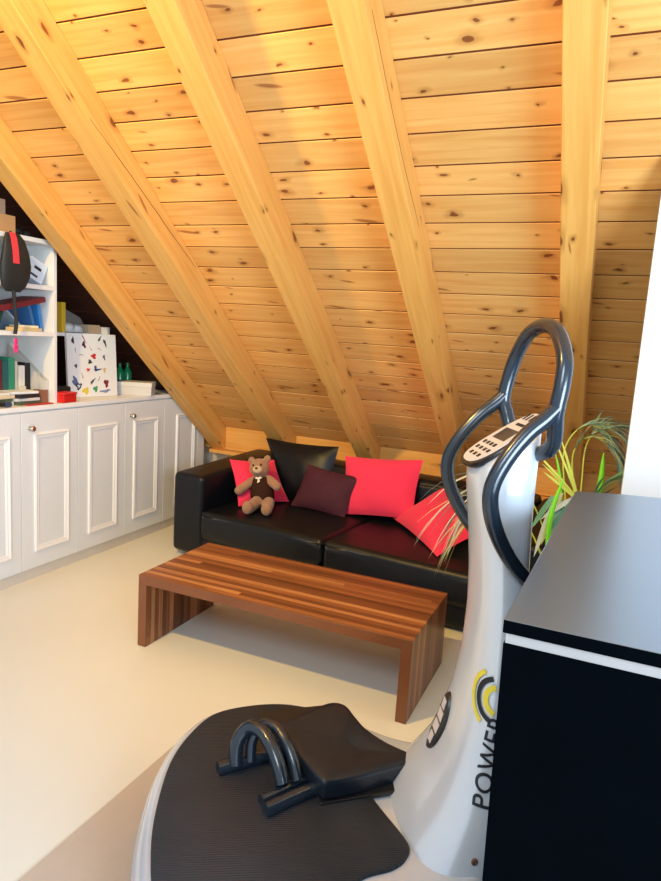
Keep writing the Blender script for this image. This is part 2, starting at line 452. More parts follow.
def knob(parent, y, z):
    xf = Matrix.Translation((FX, y, z)) @ Matrix.Rotation(PI / 2, 4, 'Y')
    k_ = MB().lathe([(0.0001, 0), (0.011, 0), (0.011, 0.004), (0.006, 0.007), (0.006, 0.018), (0.013, 0.022), (0.0165, 0.029), (0.0165, 0.036), (0.012, 0.041), (0.0001, 0.042)], xf, 20)
    o = k_.build('knob', M['nickel'], parent, origin=(FX, y, z))
    o['label'] = 'round nickel knob'
    return o

def rehome(o, parent):
    """keep world placement when parented to an unrotated empty"""
    o.location = Vector(o.location) - Vector(parent.location)

units = [(2.632 - DW, 'white cupboard with moulded doors at the left edge under the bookshelf'),
         (2.632 + DW, 'white cupboard with moulded doors below the leaning painting and pale box')]
for y0, lab in units:
    root = empty('cupboard', (-3.3, y0 + DW, 0), lab, 'cupboard', 'white cupboards along the left wall')
    b = MB().box((-3.60, y0 + 0.001, 0.065), (FX - 0.021, y0 + 2 * DW - 0.001, WT - 0.028)).build('body', M['cab'], root, smooth=False); rehome(b, root)
    pb = MB().box((-3.60, y0 + 0.001, 0.0), (FX - 0.012, y0 + 2 * DW - 0.001, 0.064)).build('plinth', M['plinth'], root, smooth=False); rehome(pb, root)
    for d in range(2):
        ya = y0 + d * DW
        dr = MB().box((FX - 0.020, ya + 0.002, 0.068), (FX, ya + DW - 0.002, WT - 0.036)).build('door', M['cab'], root, origin=(FX, ya, 0.5), smooth=False, bevel=0.002)
        rehome(dr, root)
        mb = MB(); moulding(mb, ya + 0.088, ya + DW - 0.075, 0.165, 0.855, FX)
        mo = mb.build('moulding', M['cab_mould'], None, smooth=True, angle=25)
        mo.parent = dr; mo.location = Vector(mo.location) - Vector((FX, ya, 0.5))
        if d == 1:
            kn = knob(None, ya + 0.055, 0.888); kn.parent = dr; kn.location = Vector(kn.location) - Vector((FX, ya, 0.5))
# the corner unit whose top follows the slope
y0 = 2.632 + 3 * DW
root = empty('cupboard', (-3.3, y0 + 0.3, 0), 'white corner cupboard cut off slantwise by the sloping ceiling', 'cupboard', 'white cupboards along the left wall')
def cz(y, g): return min(WT - 0.028, ceil_z(y) - g)
yk = YP - (WT - 0.028 + 0.02 - ZP) / KT
poly = [(y0 + 0.001, 0.065), (4.40, 0.065), (4.40, cz(4.40, 0.02)), (yk, cz(yk, 0.02)), (y0 + 0.001, WT - 0.028)]
b = MB().prism(poly, 0, -3.60, FX - 0.021).build('body', M['cab'], root, smooth=False); rehome(b, root)
pb = MB().box((-3.60, y0 + 0.001, 0.0), (FX - 0.012, 4.40, 0.064)).build('plinth', M['plinth'], root, smooth=False); rehome(pb, root)
ye = y0 + DW
dpoly = [(y0 + 0.002, 0.068), (ye - 0.002, 0.068), (ye - 0.002, ceil_z(ye) - 0.03), (yk, ceil_z(yk) - 0.03), (y0 + 0.002, WT - 0.036)]
dr = MB().prism(dpoly, 0, FX - 0.02, FX).build('door', M['cab'], root, smooth=False, bevel=0.002); rehome(dr, root)
mb = MB()
for (w, h, ins) in ((0.020, 0.012, 0.0), (0.012, 0.007, 0.020)):
    out = [(y0 + 0.14 + ins, 0.165 + ins), (ye - 0.045 - ins, 0.165 + ins), (ye - 0.045 - ins, ceil_z(ye - 0.045) - 0.10 - ins), (yk + 0.03, 0.855 - ins), (y0 + 0.14 + ins, 0.855 - ins)]
    cy = sum(p[0] for p in out) / 5; czz = sum(p[1] for p in out) / 5
    inn = [(p[0] + (w if p[0] < cy - 0.07 else -w if p[0] > cy + 0.07 else 0), p[1] + (w if p[1] < czz else -w)) for p in out]
    n = 5
    vs = [(FX, *p) for p in out] + [(FX + h, *[(p[j] * 0.6 + q[j] * 0.4) for j in (0, 1)]) for p, q in zip(out, inn)] + [(FX, *p) for p in inn]
    fs = [(l * n + i, l * n + (i + 1) % n, (l + 1) * n + (i + 1) % n, (l + 1) * n + i) for l in range(2) for i in range(n)]
    mb.add(vs, fs)
mo = mb.build('moulding', M['cab_mould'], dr, smooth=True, angle=25); mo.location = (0, 0, 0)
dpoly = [(ye + 0.002, 0.068), (4.40, 0.068), (4.40, ceil_z(4.40) - 0.03), (ye + 0.002, ceil_z(ye) - 0.03)]
dr = MB().prism(dpoly, 0, FX - 0.02, FX).build('filler_panel', M['cab'], root, smooth=False, bevel=0.002); rehome(dr, root)

# continuous worktop
ywe = YP - (WT + 0.012 - ZP) / KT
tag(MB().prism([(2.2, WT - 0.026), (ywe, WT - 0.026), (ywe, WT), (2.2, WT)], 0, -3.62, FX + 0.002).build('worktop', M['cab_mould'], origin=(-3.3, 3.1, WT), smooth=False, bevel=0.002),
    'long white worktop lying across the low cupboards under the slope', 'worktop')

# ------------------------------------------------------------------ sofa (local frame: x along, y deep)
SO = Vector((-2.60, 3.507, 0)); SA = math.radians(-6.5)
def sl(x, y, z):
    c, s = math.cos(SA), math.sin(SA)
    return Vector((SO.x + c * x - s * y, SO.y + s * x + c * y, z))
sofa = empty('sofa', SO, 'black leather sofa with wide arms under the sloping ceiling', 'sofa', rz=SA)
def soft_box(lo, hi, bulge=0.012, nx=10, ny=8, nz=5, tops=None):
    """box with puffed faces as a subdivided cage"""
    bm = bmesh.new(); bmesh.ops.create_cube(bm, size=1.0)
    bmesh.ops.subdivide_edges(bm, edges=bm.edges, cuts=5, use_grid_fill=True)
    mb = MB(); bm.verts.ensure_lookup_table()
    vs = []
    L = [hi[i] - lo[i] for i in range(3)]; cc = [(hi[i] + lo[i]) / 2 for i in range(3)]
    for v in bm.verts:
        a = [v.co[i] * 2 for i in range(3)]
        p = [cc[i] + a[i] / 2 * L[i] for i in range(3)]
        for i in range(3):
            j, k_ = (i + 1) % 3, (i + 2) % 3
            if abs(abs(a[i]) - 1) < 1e-4:
                p[i] += math.copysign(bulge * (1 - a[j] ** 2) * (1 - a[k_] ** 2), a[i])
        if tops: p[2] += tops(p[0], p[1]) * (a[2] + 1) / 2
        vs.append(p)
    mb.add(vs, [[v.index for v in f.verts] for f in bm.faces]); bm.free()
    return mb
SW = 2.42
MB_ = soft_box((0.01, 0.02, 0.03), (SW - 0.01, 0.90, 0.20), 0.004)
MB_.build('base', M['leather'], sofa, bevel=0.012, seg=3)
slope_top = lambda x, y: 0.05 * (y / 0.93)
for x0 in (0.0, SW - 0.25):
    a = soft_box((x0, 0.0, 0.03), (x0 + 0.25, 0.93, 0.560), 0.008, tops=slope_top)
    a.build('armrest', M['leather'], sofa, bevel=0.035, seg=4, angle=60)
soft_box((0.252, 0.70, 0.20), (SW - 0.252, 0.93, 0.625), 0.010).build('backrest', M['leather'], sofa, bevel=0.035, seg=4, angle=60)
for x0, x1 in ((0.253, 1.165), (1.171, SW - 0.253)):
    soft_box((x0, -0.02, 0.155), (x1, 0.72, 0.345), 0.010).build('seat_cushion', M['leather'], sofa, bevel=0.04, seg=4, angle=60)
for x0, x1 in ((0.27, 1.165), (1.171, SW - 0.27)):
    soft_box((x0, 0.69, 0.33), (x1, 0.80, 0.60), 0.012, tops=lambda x, y: 0).build('back_cushion', M['leather'], sofa, bevel=0.03, seg=3, angle=60)
for x0 in (0.08, SW - 0.14):
    for y0_ in (0.08, 0.80):
        MB().box((x0, y0_, 0.0), (x0 + 0.06, y0_ + 0.06, 0.031)).build('foot', M['black_plastic'], sofa, smooth=False)

# ------------------------------------------------------------------ cushions
def cushion(name, corners, T, mat, label, inset=0.07, seed=0, back=0.6):
    BL, BR, TR, TL = [Vector(c) for c in corners]
    n = 22
    nrm = (BR - BL).cross(TL - BL).normalized()
    rnd = random.Random(seed)
    ph = [rnd.uniform(0, 6.28) for _ in range(6)]
    def P(i, j, side):
        a = -1 + 2 * i / n; b = -1 + 2 * j / n
        a2 = a * (1 - inset * (1 - b * b)); b2 = b * (1 - inset * (1 - a * a))
        u = (a2 + 1) / 2; v = (b2 + 1) / 2
        q = BL * (1 - u) * (1 - v) + BR * u * (1 - v) + TR * u * v + TL * (1 - u) * v
        h = T * (max(0, 1 - a ** 4) * max(0, 1 - b ** 4)) ** 0.75 * (0.72 + 0.28 * (1 - a * a) * (1 - b * b))
        h *= 1 + 0.06 * math.sin(3.1 * a + ph[0]) * math.sin(2.7 * b + ph[1]) + 0.04 * math.sin(7 * a + 3 * b + ph[2])
        return q + nrm * (h * (1 if side > 0 else -back))
    mb = MB(); vs = []; fs = []
    for side in (1, -1):
        b0 = len(vs)
        for j in range(n + 1):
            for i in range(n + 1): vs.append(P(i, j, side))
        for j in range(n):
            for i in range(n):
                q = (b0 + j * (n + 1) + i, b0 + j * (n + 1) + i + 1, b0 + (j + 1) * (n + 1) + i + 1, b0 + (j + 1) * (n + 1) + i)
                fs.append(q if side > 0 else q[::-1])
    mb.add(vs, fs)
    ctr = (BL + BR + TR + TL) / 4
    o = mb.build(name, mat, origin=ctr, angle=80)
    tag(o, label, 'cushion', 'cushions on the sofa')
    return o
cushion('cushion', [sl(.40, .19, .36), sl(.575, .53, .36), sl(.41, .56, .625), sl(.225, .30, .635)], .045, M['pink'],
        'pink cushion leaning on the left armrest behind the teddy bear', seed=1, back=0.35)
cushion('cushion', [sl(.45, .60, .355), sl(.85, .62, .355), sl(.81, .76, .75), sl(.20, .745, .735)], .07, M['leather'],
        'big black leather cushion standing against the sofa back', seed=2, back=0.3)
cushion('cushion', [sl(.63, .46, .358), sl(1.035, .48, .340), sl(1.09, .60, .60), sl(.66, .60, .630)], .055, M['plum'],
        'small dark plum cushion in front of the black leather cushion', seed=3, back=0.5)
cushion('cushion', [sl(.985, .53, .350), sl(1.475, .56, .40), sl(1.445, .73, .755), sl(.895, .70, .705)], .075, M['pink'],
        'large pink cushion upright in the middle of the sofa', inset=0.05, seed=4, back=0.4)
cushion('cushion', [sl(1.32, .60, .375), sl(1.81, .12, .355), sl(1.99, .42, .47), sl(1.60, .71, .61)], .075, M['pink'],
        'pink cushion lying tilted at the right end of the sofa behind the palm leaves', seed=5, back=0.3)

# ------------------------------------------------------------------ teddy bear
def remeshed(mb, name, voxel, mat, parent=None, smooth_it=4):
    t = mb.build('tmp', mat)
    md = t.modifiers.new('r', 'REMESH'); md.mode = 'VOXEL'; md.voxel_size = voxel
    ms = t.modifiers.new('s', 'SMOOTH'); ms.iterations = smooth_it; ms.factor = 0.5
    dg = bpy.context.evaluated_depsgraph_get()
    me = bpy.data.meshes.new_from_object(t.evaluated_get(dg))
    me.name = name
    bpy.data.objects.remove(t)
    me.polygons.foreach_set('use_smooth', [True] * len(me.polygons))
    o = bpy.data.objects.new(name, me); C.objects.link(o)
    if not me.materials: me.materials.append(mat)
    if parent: o.parent = parent
    return o
# bear frame: origin at its seat, +y is where it faces, sitting and leaning back
bear = empty('teddy_bear', sl(.535, .27, .352), 'brown teddy bear in a dark vest sitting against the left pink cushion', 'teddy bear', rz=SA + math.radians(203))
bear.scale = (1.12, 1.12, 1.12)
lean = Matrix.Rotation(math.radians(12), 4, 'X')
tilt = Matrix.Translation((0.0, -0.02, 0)) @ Matrix.Rotation(math.radians(10), 4, 'Y') @ lean
b = MB()
def be(c, r): b.ell(tilt @ Vector(c), r, 18, 12)
be((0, -0.01, .085), (.062, .055, .082))          # torso
be((0, 0, .14), (.05, .045, .05))
be((0, .012, .238), (.060, .056, .056))           # head
be((.048, -.004, .288), (.022, .012, .023)); be((-.048, -.004, .288), (.022, .012, .023))
def limb(p0, p1, r0, r1):
    p0, p1 = Vector(p0), Vector(p1)
    for i in range(9):
        t = i / 8; q = p0.lerp(p1, t); r = r0 + (r1 - r0) * t; b.ell(q, (r, r, r), 12, 8)
limb(tilt @ Vector((.05, .0, .165)), tilt @ Vector((.125, .045, .115)), .026, .027)
limb(tilt @ Vector((-.05, .0, .165)), tilt @ Vector((-.105, .05, .12)), .026, .027)
limb((.030, .02, .045), (.050, .125, .032), .036, .033)
limb((-.040, .02, .045), (-.052, .12, .032), .036, .033)
b.ell((.053, .150, .042), (.032, .024, .040), 14, 10); b.ell((-.055, .145, .042), (.032, .024, .040), 14, 10)
bo = remeshed(b, 'body', 0.006, M['bear'], bear)
mz = MB().ell(tilt @ Vector((0, .060, .226)), (.030, .026, .024)).build('muzzle', M['bear_pale'], bear)
mz['label'] = 'pale muzzle'
MB().ell(tilt @ Vector((0, .086, .234)), (.009, .006, .007)).build('nose', M['black'], bear)
for sx in (.023, -.023):
    MB().ell(tilt @ Vector((sx, .063, .254)), (.0065, .005, .0065)).build('eye', M['black'], bear)
vst = MB()
vst.loft([[tilt @ Vector((math.cos(t) * rx, math.sin(t) * ry - 0.008, z)) for t in [2 * PI * k_ / 28 for k_ in range(28)]] for z, rx, ry in ((.032, .058, .052), (.045, .069, .063), (.085, .071, .065), (.13, .066, .060), (.165, .058, .054), (.182, .046, .044))], caps=False)
vo_ = vst.build('vest', M['bear_vest'], bear); sm = vo_.modifiers.new('thick', 'SOLIDIFY'); sm.thickness = 0.004
rb = MB().ell(tilt @ Vector((.010, .052, .178)), (.010, .006, .007)).ell(tilt @ Vector((-.010, .052, .178)), (.010, .006, .007))
rb.tube([tilt @ Vector((0, .054, .178)), tilt @ Vector((.004, .060, .150))], .004, 8).tube([tilt @ Vector((0, .054, .178)), tilt @ Vector((-.006, .060, .155))], .004, 8)
rb.build('bow', M['cream'], bear)['label'] = 'cream bow at the neck'

# ------------------------------------------------------------------ coffee table
TX0, TX1, TY0, TY1, TZ, TT = -1.935, -0.611, 2.369, 2.944, 0.351, 0.045
ct = empty('coffee_table', ((TX0 + TX1) / 2, (TY0 + TY1) / 2, 0), 'low walnut waterfall coffee table with striped staves before the sofa', 'table')
hx, hy = (TX1 - TX0) / 2, (TY1 - TY0) / 2
MB().prism([(-hx, TZ), (-hx + TT, TZ - TT), (hx - TT, TZ - TT), (hx, TZ)], 1, -hy, hy).build('table_top', M['walnut'], ct, smooth=False, bevel=0.0015)
MB().prism([(-hx, 0), (-hx + TT, 0), (-hx + TT, TZ - TT), (-hx, TZ)], 1, -hy, hy).build('side_panel', M['walnut'], ct, smooth=False, bevel=0.0015)
MB().prism([(hx, 0), (hx - TT, 0), (hx - TT, TZ - TT), (hx, TZ)], 1, -hy, hy).build('side_panel', M['walnut'], ct, smooth=False, bevel=0.0015)

# ------------------------------------------------------------------ beige mat below the machine
def rrect(x0, y0_, x1, y1, r, n=6):
    pts = []
    for cx, cy, a0 in ((x1 - r, y1 - r, 0), (x0 + r, y1 - r, 90), (x0 + r, y0_ + r, 180), (x1 - r, y0_ + r, 270)):
        for k_ in range(n + 1):
            a = math.radians(a0 + 90 * k_ / n); pts.append((cx + r * math.cos(a), cy + r * math.sin(a)))
    return pts
tag(MB().prism(rrect(-1.315, 0.35, 0.35, 1.925, 0.05), 2, 0.0, 0.006).build('floor_mat', M['beige_mat'], origin=(-0.5, 1.1, 0), smooth=False, bevel=0.002),
    'flat beige floor mat under the vibration machine', 'mat')

# ------------------------------------------------------------------ vibration machine (local u forward, v sideways)
PH = math.radians(30)
VO = Vector((-0.825, 1.429, 0.006))
vm = empty('vibration_plate_machine', VO, 'silver standing vibration machine with dark curved handles beside the black cabinet', 'exercise machine', rz=PH)
# local x = u, local y = -v
def L(u, v, z): return Vector((u, -v, z - 0.006))
def outline(pts, sub=6):
    P = [Vector((p[1], -p[0], 0)) for p in pts]; P = P + [P[0], P[1], P[2]]
    out = []
    for i in range(1, len(P) - 2):
        p0, p1, p2, p3 = P[i - 1], P[i], P[i + 1], P[i + 2]
        for k_ in range(sub):
            t = k_ / sub
            out.append(0.5 * ((2 * p1) + (p2 - p0) * t + (2 * p0 - 5 * p1 + 4 * p2 - p3) * t * t + (3 * p1 - p0 - 3 * p2 + p3) * t ** 3))
    return out
mat_pts = [(0, -.212), (.15, -.203), (.29, -.172), (.41, -.10), (.485, .00), (.495, .09), (.42, .185), (.30, .255), (.245, .32), (.222, .395), (.19, .438), (.14, .452),
           (.0, .40), (-.10, .372), (-.25, .40), (-.38, .35), (-.47, .27), (-.515, .16), (-.505, .03), (-.455, -.085), (-.34, -.156), (-.197, -.199)]
mo_ = outline(mat_pts)
def scaled(ol, d, z):
    n = len(ol); out = []
    for i, p in enumerate(ol):
        t = (ol[(i + 1) % n] - ol[i - 1]).normalized(); nn = Vector((t.y, -t.x, 0))
        if nn.dot(p - Vector((.1, 0, 0))) < 0: nn = -nn
        out.append(Vector((p.x + nn.x * d, p.y + nn.y * d, z - 0.006)))
    return out
base_pts = [(0, -.245), (.16, -.235), (.32, -.20), (.45, -.12), (.53, .0), (.545, .12), (.50, .24), (.42, .34), (.36, .43), (.31, .52), (.27, .61), (.20, .68), (.10, .745), (0, .79),
            (-.12, .84), (-.24, .82), (-.30, .70), (-.33, .55), (-.40, .44), (-.50, .33), (-.55, .18), (-.545, .03), (-.49, -.10), (-.37, -.187), (-.21, -.233)]
bo_ = outline(base_pts)
bm_ = MB()
prof_b = [(-.06, .006), (-.045, .03), (-.012, .06), (.004, .09), (.010, .12), (.008, .15), (-.002, .175), (-.016, .190), (-.026, .194)]
bm_.loft([scaled(bo_, d, z) for d, z in prof_b])
bm_.build('base', M['silver'], vm, angle=50)
bb = MB()
for k_ in range(4):
    z = .075 + .022 * k_
    bb.loft([scaled(bo_, .0065 + d, z + e) for d, e in ((0, -.005), (.0062, 0), (0, .005))], caps=False)
bb.build('rib', M['silver'], vm)
# standing mat with fine ribs
def in_poly(x, y, ol):
    c = False; n = len(ol)
    for i in range(n):
        a, b_ = ol[i], ol[i - 1]
        if (a.y > y) != (b_.y > y) and x < (b_.x - a.x) * (y - a.y) / (b_.y - a.y) + a.x: c = not c
    return c
smt = MB(); smt.loft([[Vector((p.x, p.y, .186)) for p in scaled(mo_, 0, 0)], [Vector((p.x, p.y, .198)) for p in scaled(mo_, 0, 0)], [Vector((p.x, p.y, .201)) for p in scaled(mo_, -.004, 0)]])
so_ = smt.build('standing_mat', M['mat_rubber'], vm)
nt = M['mat_rubber'].node_tree
wv = N(nt, 'ShaderNodeTexWave', wave_type='BANDS', bands_direction='Y'); wv.inputs['Scale'].default_value = 42
tc_ = N(nt, 'ShaderNodeTexCoord'); nt.links.new(tc_.outputs['Object'], wv.inputs['Vector'])
bp_ = N(nt, 'ShaderNodeBump'); bp_.inputs['Strength'].default_value = 0.5; bp_.inputs['Distance'].default_value = 0.002
nt.links.new(wv.outputs['Fac'], bp_.inputs['Height']); nt.links.new(bp_.outputs['Normal'], nt.nodes['Principled BSDF'].inputs['Normal'])
# column
SEC = [(.17, .430, .715, .258), (.20, .447, .718, .246), (.25, .483, .726, .228), (.30, .520, .730, .208), (.36, .553, .735, .182), (.43, .577, .742, .160), (.54, .603, .750, .140),
       (.66, .618, .750, .126), (.785, .620, .745, .119), (.90, .612, .742, .115), (1.0, .600, .738, .112), (1.07, .589, .736, .110), (1.13, .580, .735, .109)]
def sec_at(z):
    if z <= SEC[0][0]: return SEC[0][1:]
    for a, b_ in zip(SEC, SEC[1:]):
        if z <= b_[0]:
            t = (z - a[0]) / (b_[0] - a[0]); return tuple(a[i] + (b_[i] - a[i]) * t for i in (1, 2, 3))
    return SEC[-1][1:]
def ring(uf, ub, hw, zf, n=48, e=2.7):
    out = []
    for k_ in range(n):
        t = 2 * PI * k_ / n; c, s = math.cos(t), math.sin(t)
        uu = (uf + ub) / 2 + (ub - uf) / 2 * math.copysign(abs(c) ** (2 / e), c)
        vv = hw * math.copysign(abs(s) ** (2 / e), s)
        out.append(L(uu, vv, zf(uu)))
    return out
cm = MB(); rings = [ring(a[1], a[2], a[3], (lambda z: (lambda u: z))(a[0])) for a in SEC]
TOPS = lambda u, dz=0.0: 1.186 + (u - .575) * .70 + dz
rings.append(ring(.576, .735, .109, lambda u: TOPS(u)))
rings.append(ring(.584, .728, .103, lambda u: TOPS(u, .010)))
rings.append(ring(.600, .712, .085, lambda u: TOPS(u, .014)))
cm.loft(rings); cm.build('column', M['silver'], vm, angle=60)
# console: oval panel lying on the tilted top
cdir = Vector((1, 0, .70)).normalized(); cside = Vector((0, -1, 0)); cn = cdir.cross(cside); cn = cn if cn.z > 0 else -cn
cc = L(.655, 0, TOPS(.655, .018))
def CP_(a, b_, h): return cc + cdir * a + cside * b_ + cn * h
def oval(a, b_, h, n=40, e=2.5, taper=0.16):
    out = []
    for k_ in range(n):
        t = 2 * PI * k_ / n; c, s = math.cos(t), math.sin(t)
        x = a * math.copysign(abs(c) ** (2 / e), c); y = b_ * math.copysign(abs(s) ** (2 / e), s) * (1 - taper * (x / a))
        out.append(CP_(x, y, h))
    return out
con = MB().loft([oval(.116, .070, -.010), oval(.122, .075, .0), oval(.122, .075, .006), oval(.116, .069, .008)]).build('console', M['black_plastic'], vm, angle=50)
fc = MB().loft([oval(.113, .066, .006), oval(.112, .065, .0095)]).build('face_plate', M['console'], con); fc['label'] = 'pale grey face plate'
def cquad(a0, a1, b0, b1, h0, h1): 
    m_ = MB(); r0 = [CP_(a0, b0, h0), CP_(a1, b0, h0), CP_(a1, b1, h0), CP_(a0, b1, h0)]; r1 = [CP_(a0, b0, h1), CP_(a1, b0, h1), CP_(a1, b1, h1), CP_(a0, b1, h1)]
    return m_.loft([r0, r1])
cquad(-.012, .034, -.040, .040, .008, .0108).build('screen', M['screen'], con, smooth=False)
cquad(.052, .062, -.024, .024, .008, .0102).build('lettering_bar', M['black_print'], con, smooth=False)
for a, bl in ((-.034, (-.042, -.018, .006, .030)), (-.058, (-.040, -.014, .014, .040)), (-.082, (-.028, .0, .028))):
    for q in bl:
        cquad(a - .0058, a + .0058, q - .0065, q + .0065, .008, .0112).build('button', M['black_plastic'], con, smooth=False)
for q in (-.028, -.010, .010, .028):
    cquad(.078, .104, q - .005, q + .004, .008, .0104).build('vent_slot', M['black_print'], con, smooth=False)
# handles
half = [(.715, .075, 1.238), (.722, .115, 1.252), (.725, .140, 1.278), (.718, .156, 1.315), (.710, .168, 1.355), (.718, .166, 1.42), (.726, .148, 1.478), (.730, .10, 1.531), (.734, .05, 1.554), (.735, 0, 1.560)]
loop = [L(u, -v, z) for u, v, z in half] + [L(u, v, z) for u, v, z in half[-2::-1]]
MB().tube(crom(loop, 8), .0195, 16).build('loop_handle', M['grip'], vm)
arm = [(.714, .168, 1.368), (.684, .171, 1.337), (.643, .173, 1.300), (.602, .177, 1.247), (.574, .180, 1.194), (.566, .180, 1.150), (.578, .176, 1.095), (.608, .165, 1.035), (.648, .148, .980), (.690, .125, .938), (.708, .105, .922)]
for s in (1, -1):
    pth = crom([L(u, s * v, z) for u, v, z in arm], 8)
    MB().tube(pth, .0195, 16).build('side_handle', M['grip'], vm)
# badge on the front of the column
def front_pt(z, v, d=0.003):
    uf, ub, hw = sec_at(z); e = 2.7
    return L((uf + ub) / 2 - (ub - uf) / 2 * (max(0, 1 - abs(v / hw) ** e)) ** (1 / e) - d, v, z)
def badge_ring(rz_, rv, d, n=28):
    return [front_pt(.430 + rz_ * math.cos(2 * PI * k_ / n), -.055 + rv * math.sin(2 * PI * k_ / n), d) for k_ in range(n)]
bd = MB().loft([badge_ring(.085, .044, .000), badge_ring(.082, .041, .007), badge_ring(.06, .03, .008), badge_ring(.02, .01, .008)]).build('badge', M['black_plastic'], vm, angle=50)
for i in range(4):
    zc = .430 + (i - 1.5) * .034
    hw_ = .022 if i in (1, 2) else .015
    r0 = [front_pt(zc + dz, -.055 + dv, .0085) for dz, dv in ((-.013, -hw_), (-.013, hw_), (.013, hw_), (.013, -hw_))]
    r1 = [front_pt(zc + dz, -.055 + dv, .0105) for dz, dv in ((-.013, -hw_), (-.013, hw_), (.013, hw_), (.013, -hw_))]
    MB().loft([r0, r1]).build('pictogram', M['console'], bd, smooth=False)
# printing on the near side of the column
def side_pt(u, z, d=0.0015):
    uf, ub, hw = sec_at(z); e = 2.7
    c = min(.98, abs((u - (uf + ub) / 2) / ((ub - uf) / 2)))
    return L(u, hw * (1 - c ** e) ** (1 / e) + d, z)
fcv = bpy.data.curves.new('lettering', 'FONT'); fcv.body = 'POWER'; fcv.size = 0.062; fcv.space_character = 1.08; fcv.offset = 0.0005
fo = bpy.data.objects.new('lettering', fcv); C.objects.link(fo)
dg = bpy.context.evaluated_depsgraph_get(); dg.update()
tme = bpy.data.meshes.new_from_object(fo.evaluated_get(dg)); bpy.data.objects.remove(fo)
tme.name = 'lettering'
bm = bmesh.new(); bm.from_mesh(tme)
bmesh.ops.triangulate(bm, faces=bm.faces)
bmesh.ops.subdivide_edges(bm, edges=[e for e in bm.edges if e.calc_length() > .015], cuts=2)
TD = Vector((.20, .98)).normalized()                 # reading direction in (u, z)
TU = Vector((-TD.y, TD.x))
P0 = Vector((.640, .332))
for v in bm.verts:
    q = P0 + TD * v.co.x + TU * v.co.y
    v.co = side_pt(q.x, q.y, .0022)
bm.to_mesh(tme); bm.free()
tme.materials.clear(); tme.materials.append(M['black_print'])
to = bpy.data.objects.new('lettering', tme); C.objects.link(to); to.parent = vm; to['label'] = 'black upright POWER lettering'
def side_s(d, z, off=0.004):
    """point at arc length d from u=.70 along the near side towards the front"""
    uf, ub, hw = sec_at(z); e = 2.7; uc = (uf + ub) / 2; hd = (ub - uf) / 2
    prev = None; acc = 0.0
    if d <= 0: return side_pt(.70 - d, z, off)
    t = math.acos(min(1, ((.70 - uc) / hd)) ** (e / 2)) if .70 > uc else PI / 2
    while True:
        c, sn = math.cos(t), math.sin(t)
        p = (uc + hd * math.copysign(abs(c) ** (2 / e), c), hw * abs(sn) ** (2 / e))
        if prev is not None:
            acc += math.hypot(p[0] - prev[0], p[1] - prev[1])
            if acc >= d or t > PI: 
                n_ = Vector((p[0] - prev[0], p[1] - prev[1])).normalized()
                return L(p[0] + off * n_.y, p[1] - off * n_.x, z)
        prev = p; t += 0.004
def arc(r0, r1, a0, a1, mat, lab):
    n = 40; vs = []; fs = []
    for k_ in range(n + 1):
        a = math.radians(a0 + (a1 - a0) * k_ / n)
        for r in (r0, r0 + (r1 - r0) / 3, r0 + (r1 - r0) * 2 / 3, r1):
            vs.append(side_s(.032 - .086 * r * math.cos(a), .598 + .084 * r * math.sin(a)))
    fs = [(4 * i + j, 4 * i + j + 1, 4 * i + j + 5, 4 * i + j + 4) for i in range(n) for j in range(3)]
    o = MB().add(vs, fs).build('logo_arc', mat, vm); o['label'] = lab
arc(.86, 1.0, 122, 232, M['yellow_print'], 'outer yellow arc of the logo')
arc(.62, .77, 110, 245, M['black_print'], 'black arc of the logo')
arc(.36, .53, 110, 245, M['yellow_print'], 'inner yellow arc of the logo')
# foot wheel cover and screw
xf = Matrix.Translation(side_pt(.665, .235, -.012)) @ Matrix.Rotation(PI / 2, 4, 'X')
MB().lathe([(.0001, 0), (.045, 0), (.045, .010), (.036, .016), (.030, .010), (.0001, .010)], xf, 24).build('wheel_cover', M['silver'], vm)
xf = Matrix.Translation(side_pt(.600, .225, -.003)) @ Matrix.Rotation(PI / 2, 4, 'X')
MB().lathe([(.0001, 0), (.009, 0), (.009, .005), (.006, .007), (.0001, .004)], xf, 14).build('screw', colmat('rust_brown', (.12, .05, .03)), vm)

# ------------------------------------------------------------------ padded seat lying on the plate
PZ = 0.2012
pad = empty('padded_seat', (-0.65, 1.7, PZ), 'black padded seat with a bent tube handle lying on the standing plate', 'exercise accessory')
def pl_(x, y, z): return Vector((x + 0.65, y - 1.7, z - PZ))
top = [(-.851, 1.715, .285), (-.80, 1.82, .292), (-.755, 1.898, .296), (-.705, 1.912, .296), (-.65, 1.872, .290), (-.597, 1.838, .282), (-.52, 1.82, .270), (-.437, 1.812, .262), (-.428, 1.785, .260), (-.475, 1.72, .264),
       (-.54, 1.632, .270), (-.605, 1.562, .275), (-.630, 1.560, .277), (-.70, 1.600, .280), (-.785, 1.655, .284)]
def padring(sc, dz, flat=None):
    cx = sum(p[0] for p in top) / len(top); cy = sum(p[1] for p in top) / len(top)
    return crom_closed([pl_(cx + (p[0] - cx) * sc, cy + (p[1] - cy) * sc, (flat if flat else p[2] + dz)) for p in top])
def crom_closed(P, sub=4):
    n = len(P); out = []
    for i in range(n):
        p0, p1, p2, p3 = P[i - 1], P[i], P[(i + 1) % n], P[(i + 2) % n]
        for k_ in range(sub):
            t = k_ / sub
            out.append(0.5 * ((2 * p1) + (p2 - p0) * t + (2 * p0 - 5 * p1 + 4 * p2 - p3) * t * t + (3 * p1 - p0 - 3 * p2 + p3) * t ** 3))
    return out
pm = MB(); pm.loft([padring(.94, -.056), padring(.99, -.052), padring(1.0, -.042), padring(1.0, -.010), padring(.992, -.002), padring(.965, .002), padring(.80, .006), padring(.5, .006), padring(.2, .003)])
pm.build('cushion_pad', M['leather_pad'], pad, angle=45)
un = MB()
un.box((0, 0, 0), (.30, .17, .012), xf=Matrix.Translation(pl_(-.62, 1.545, .2015)) @ Matrix.Rotation(math.radians(42), 4, 'Z'))
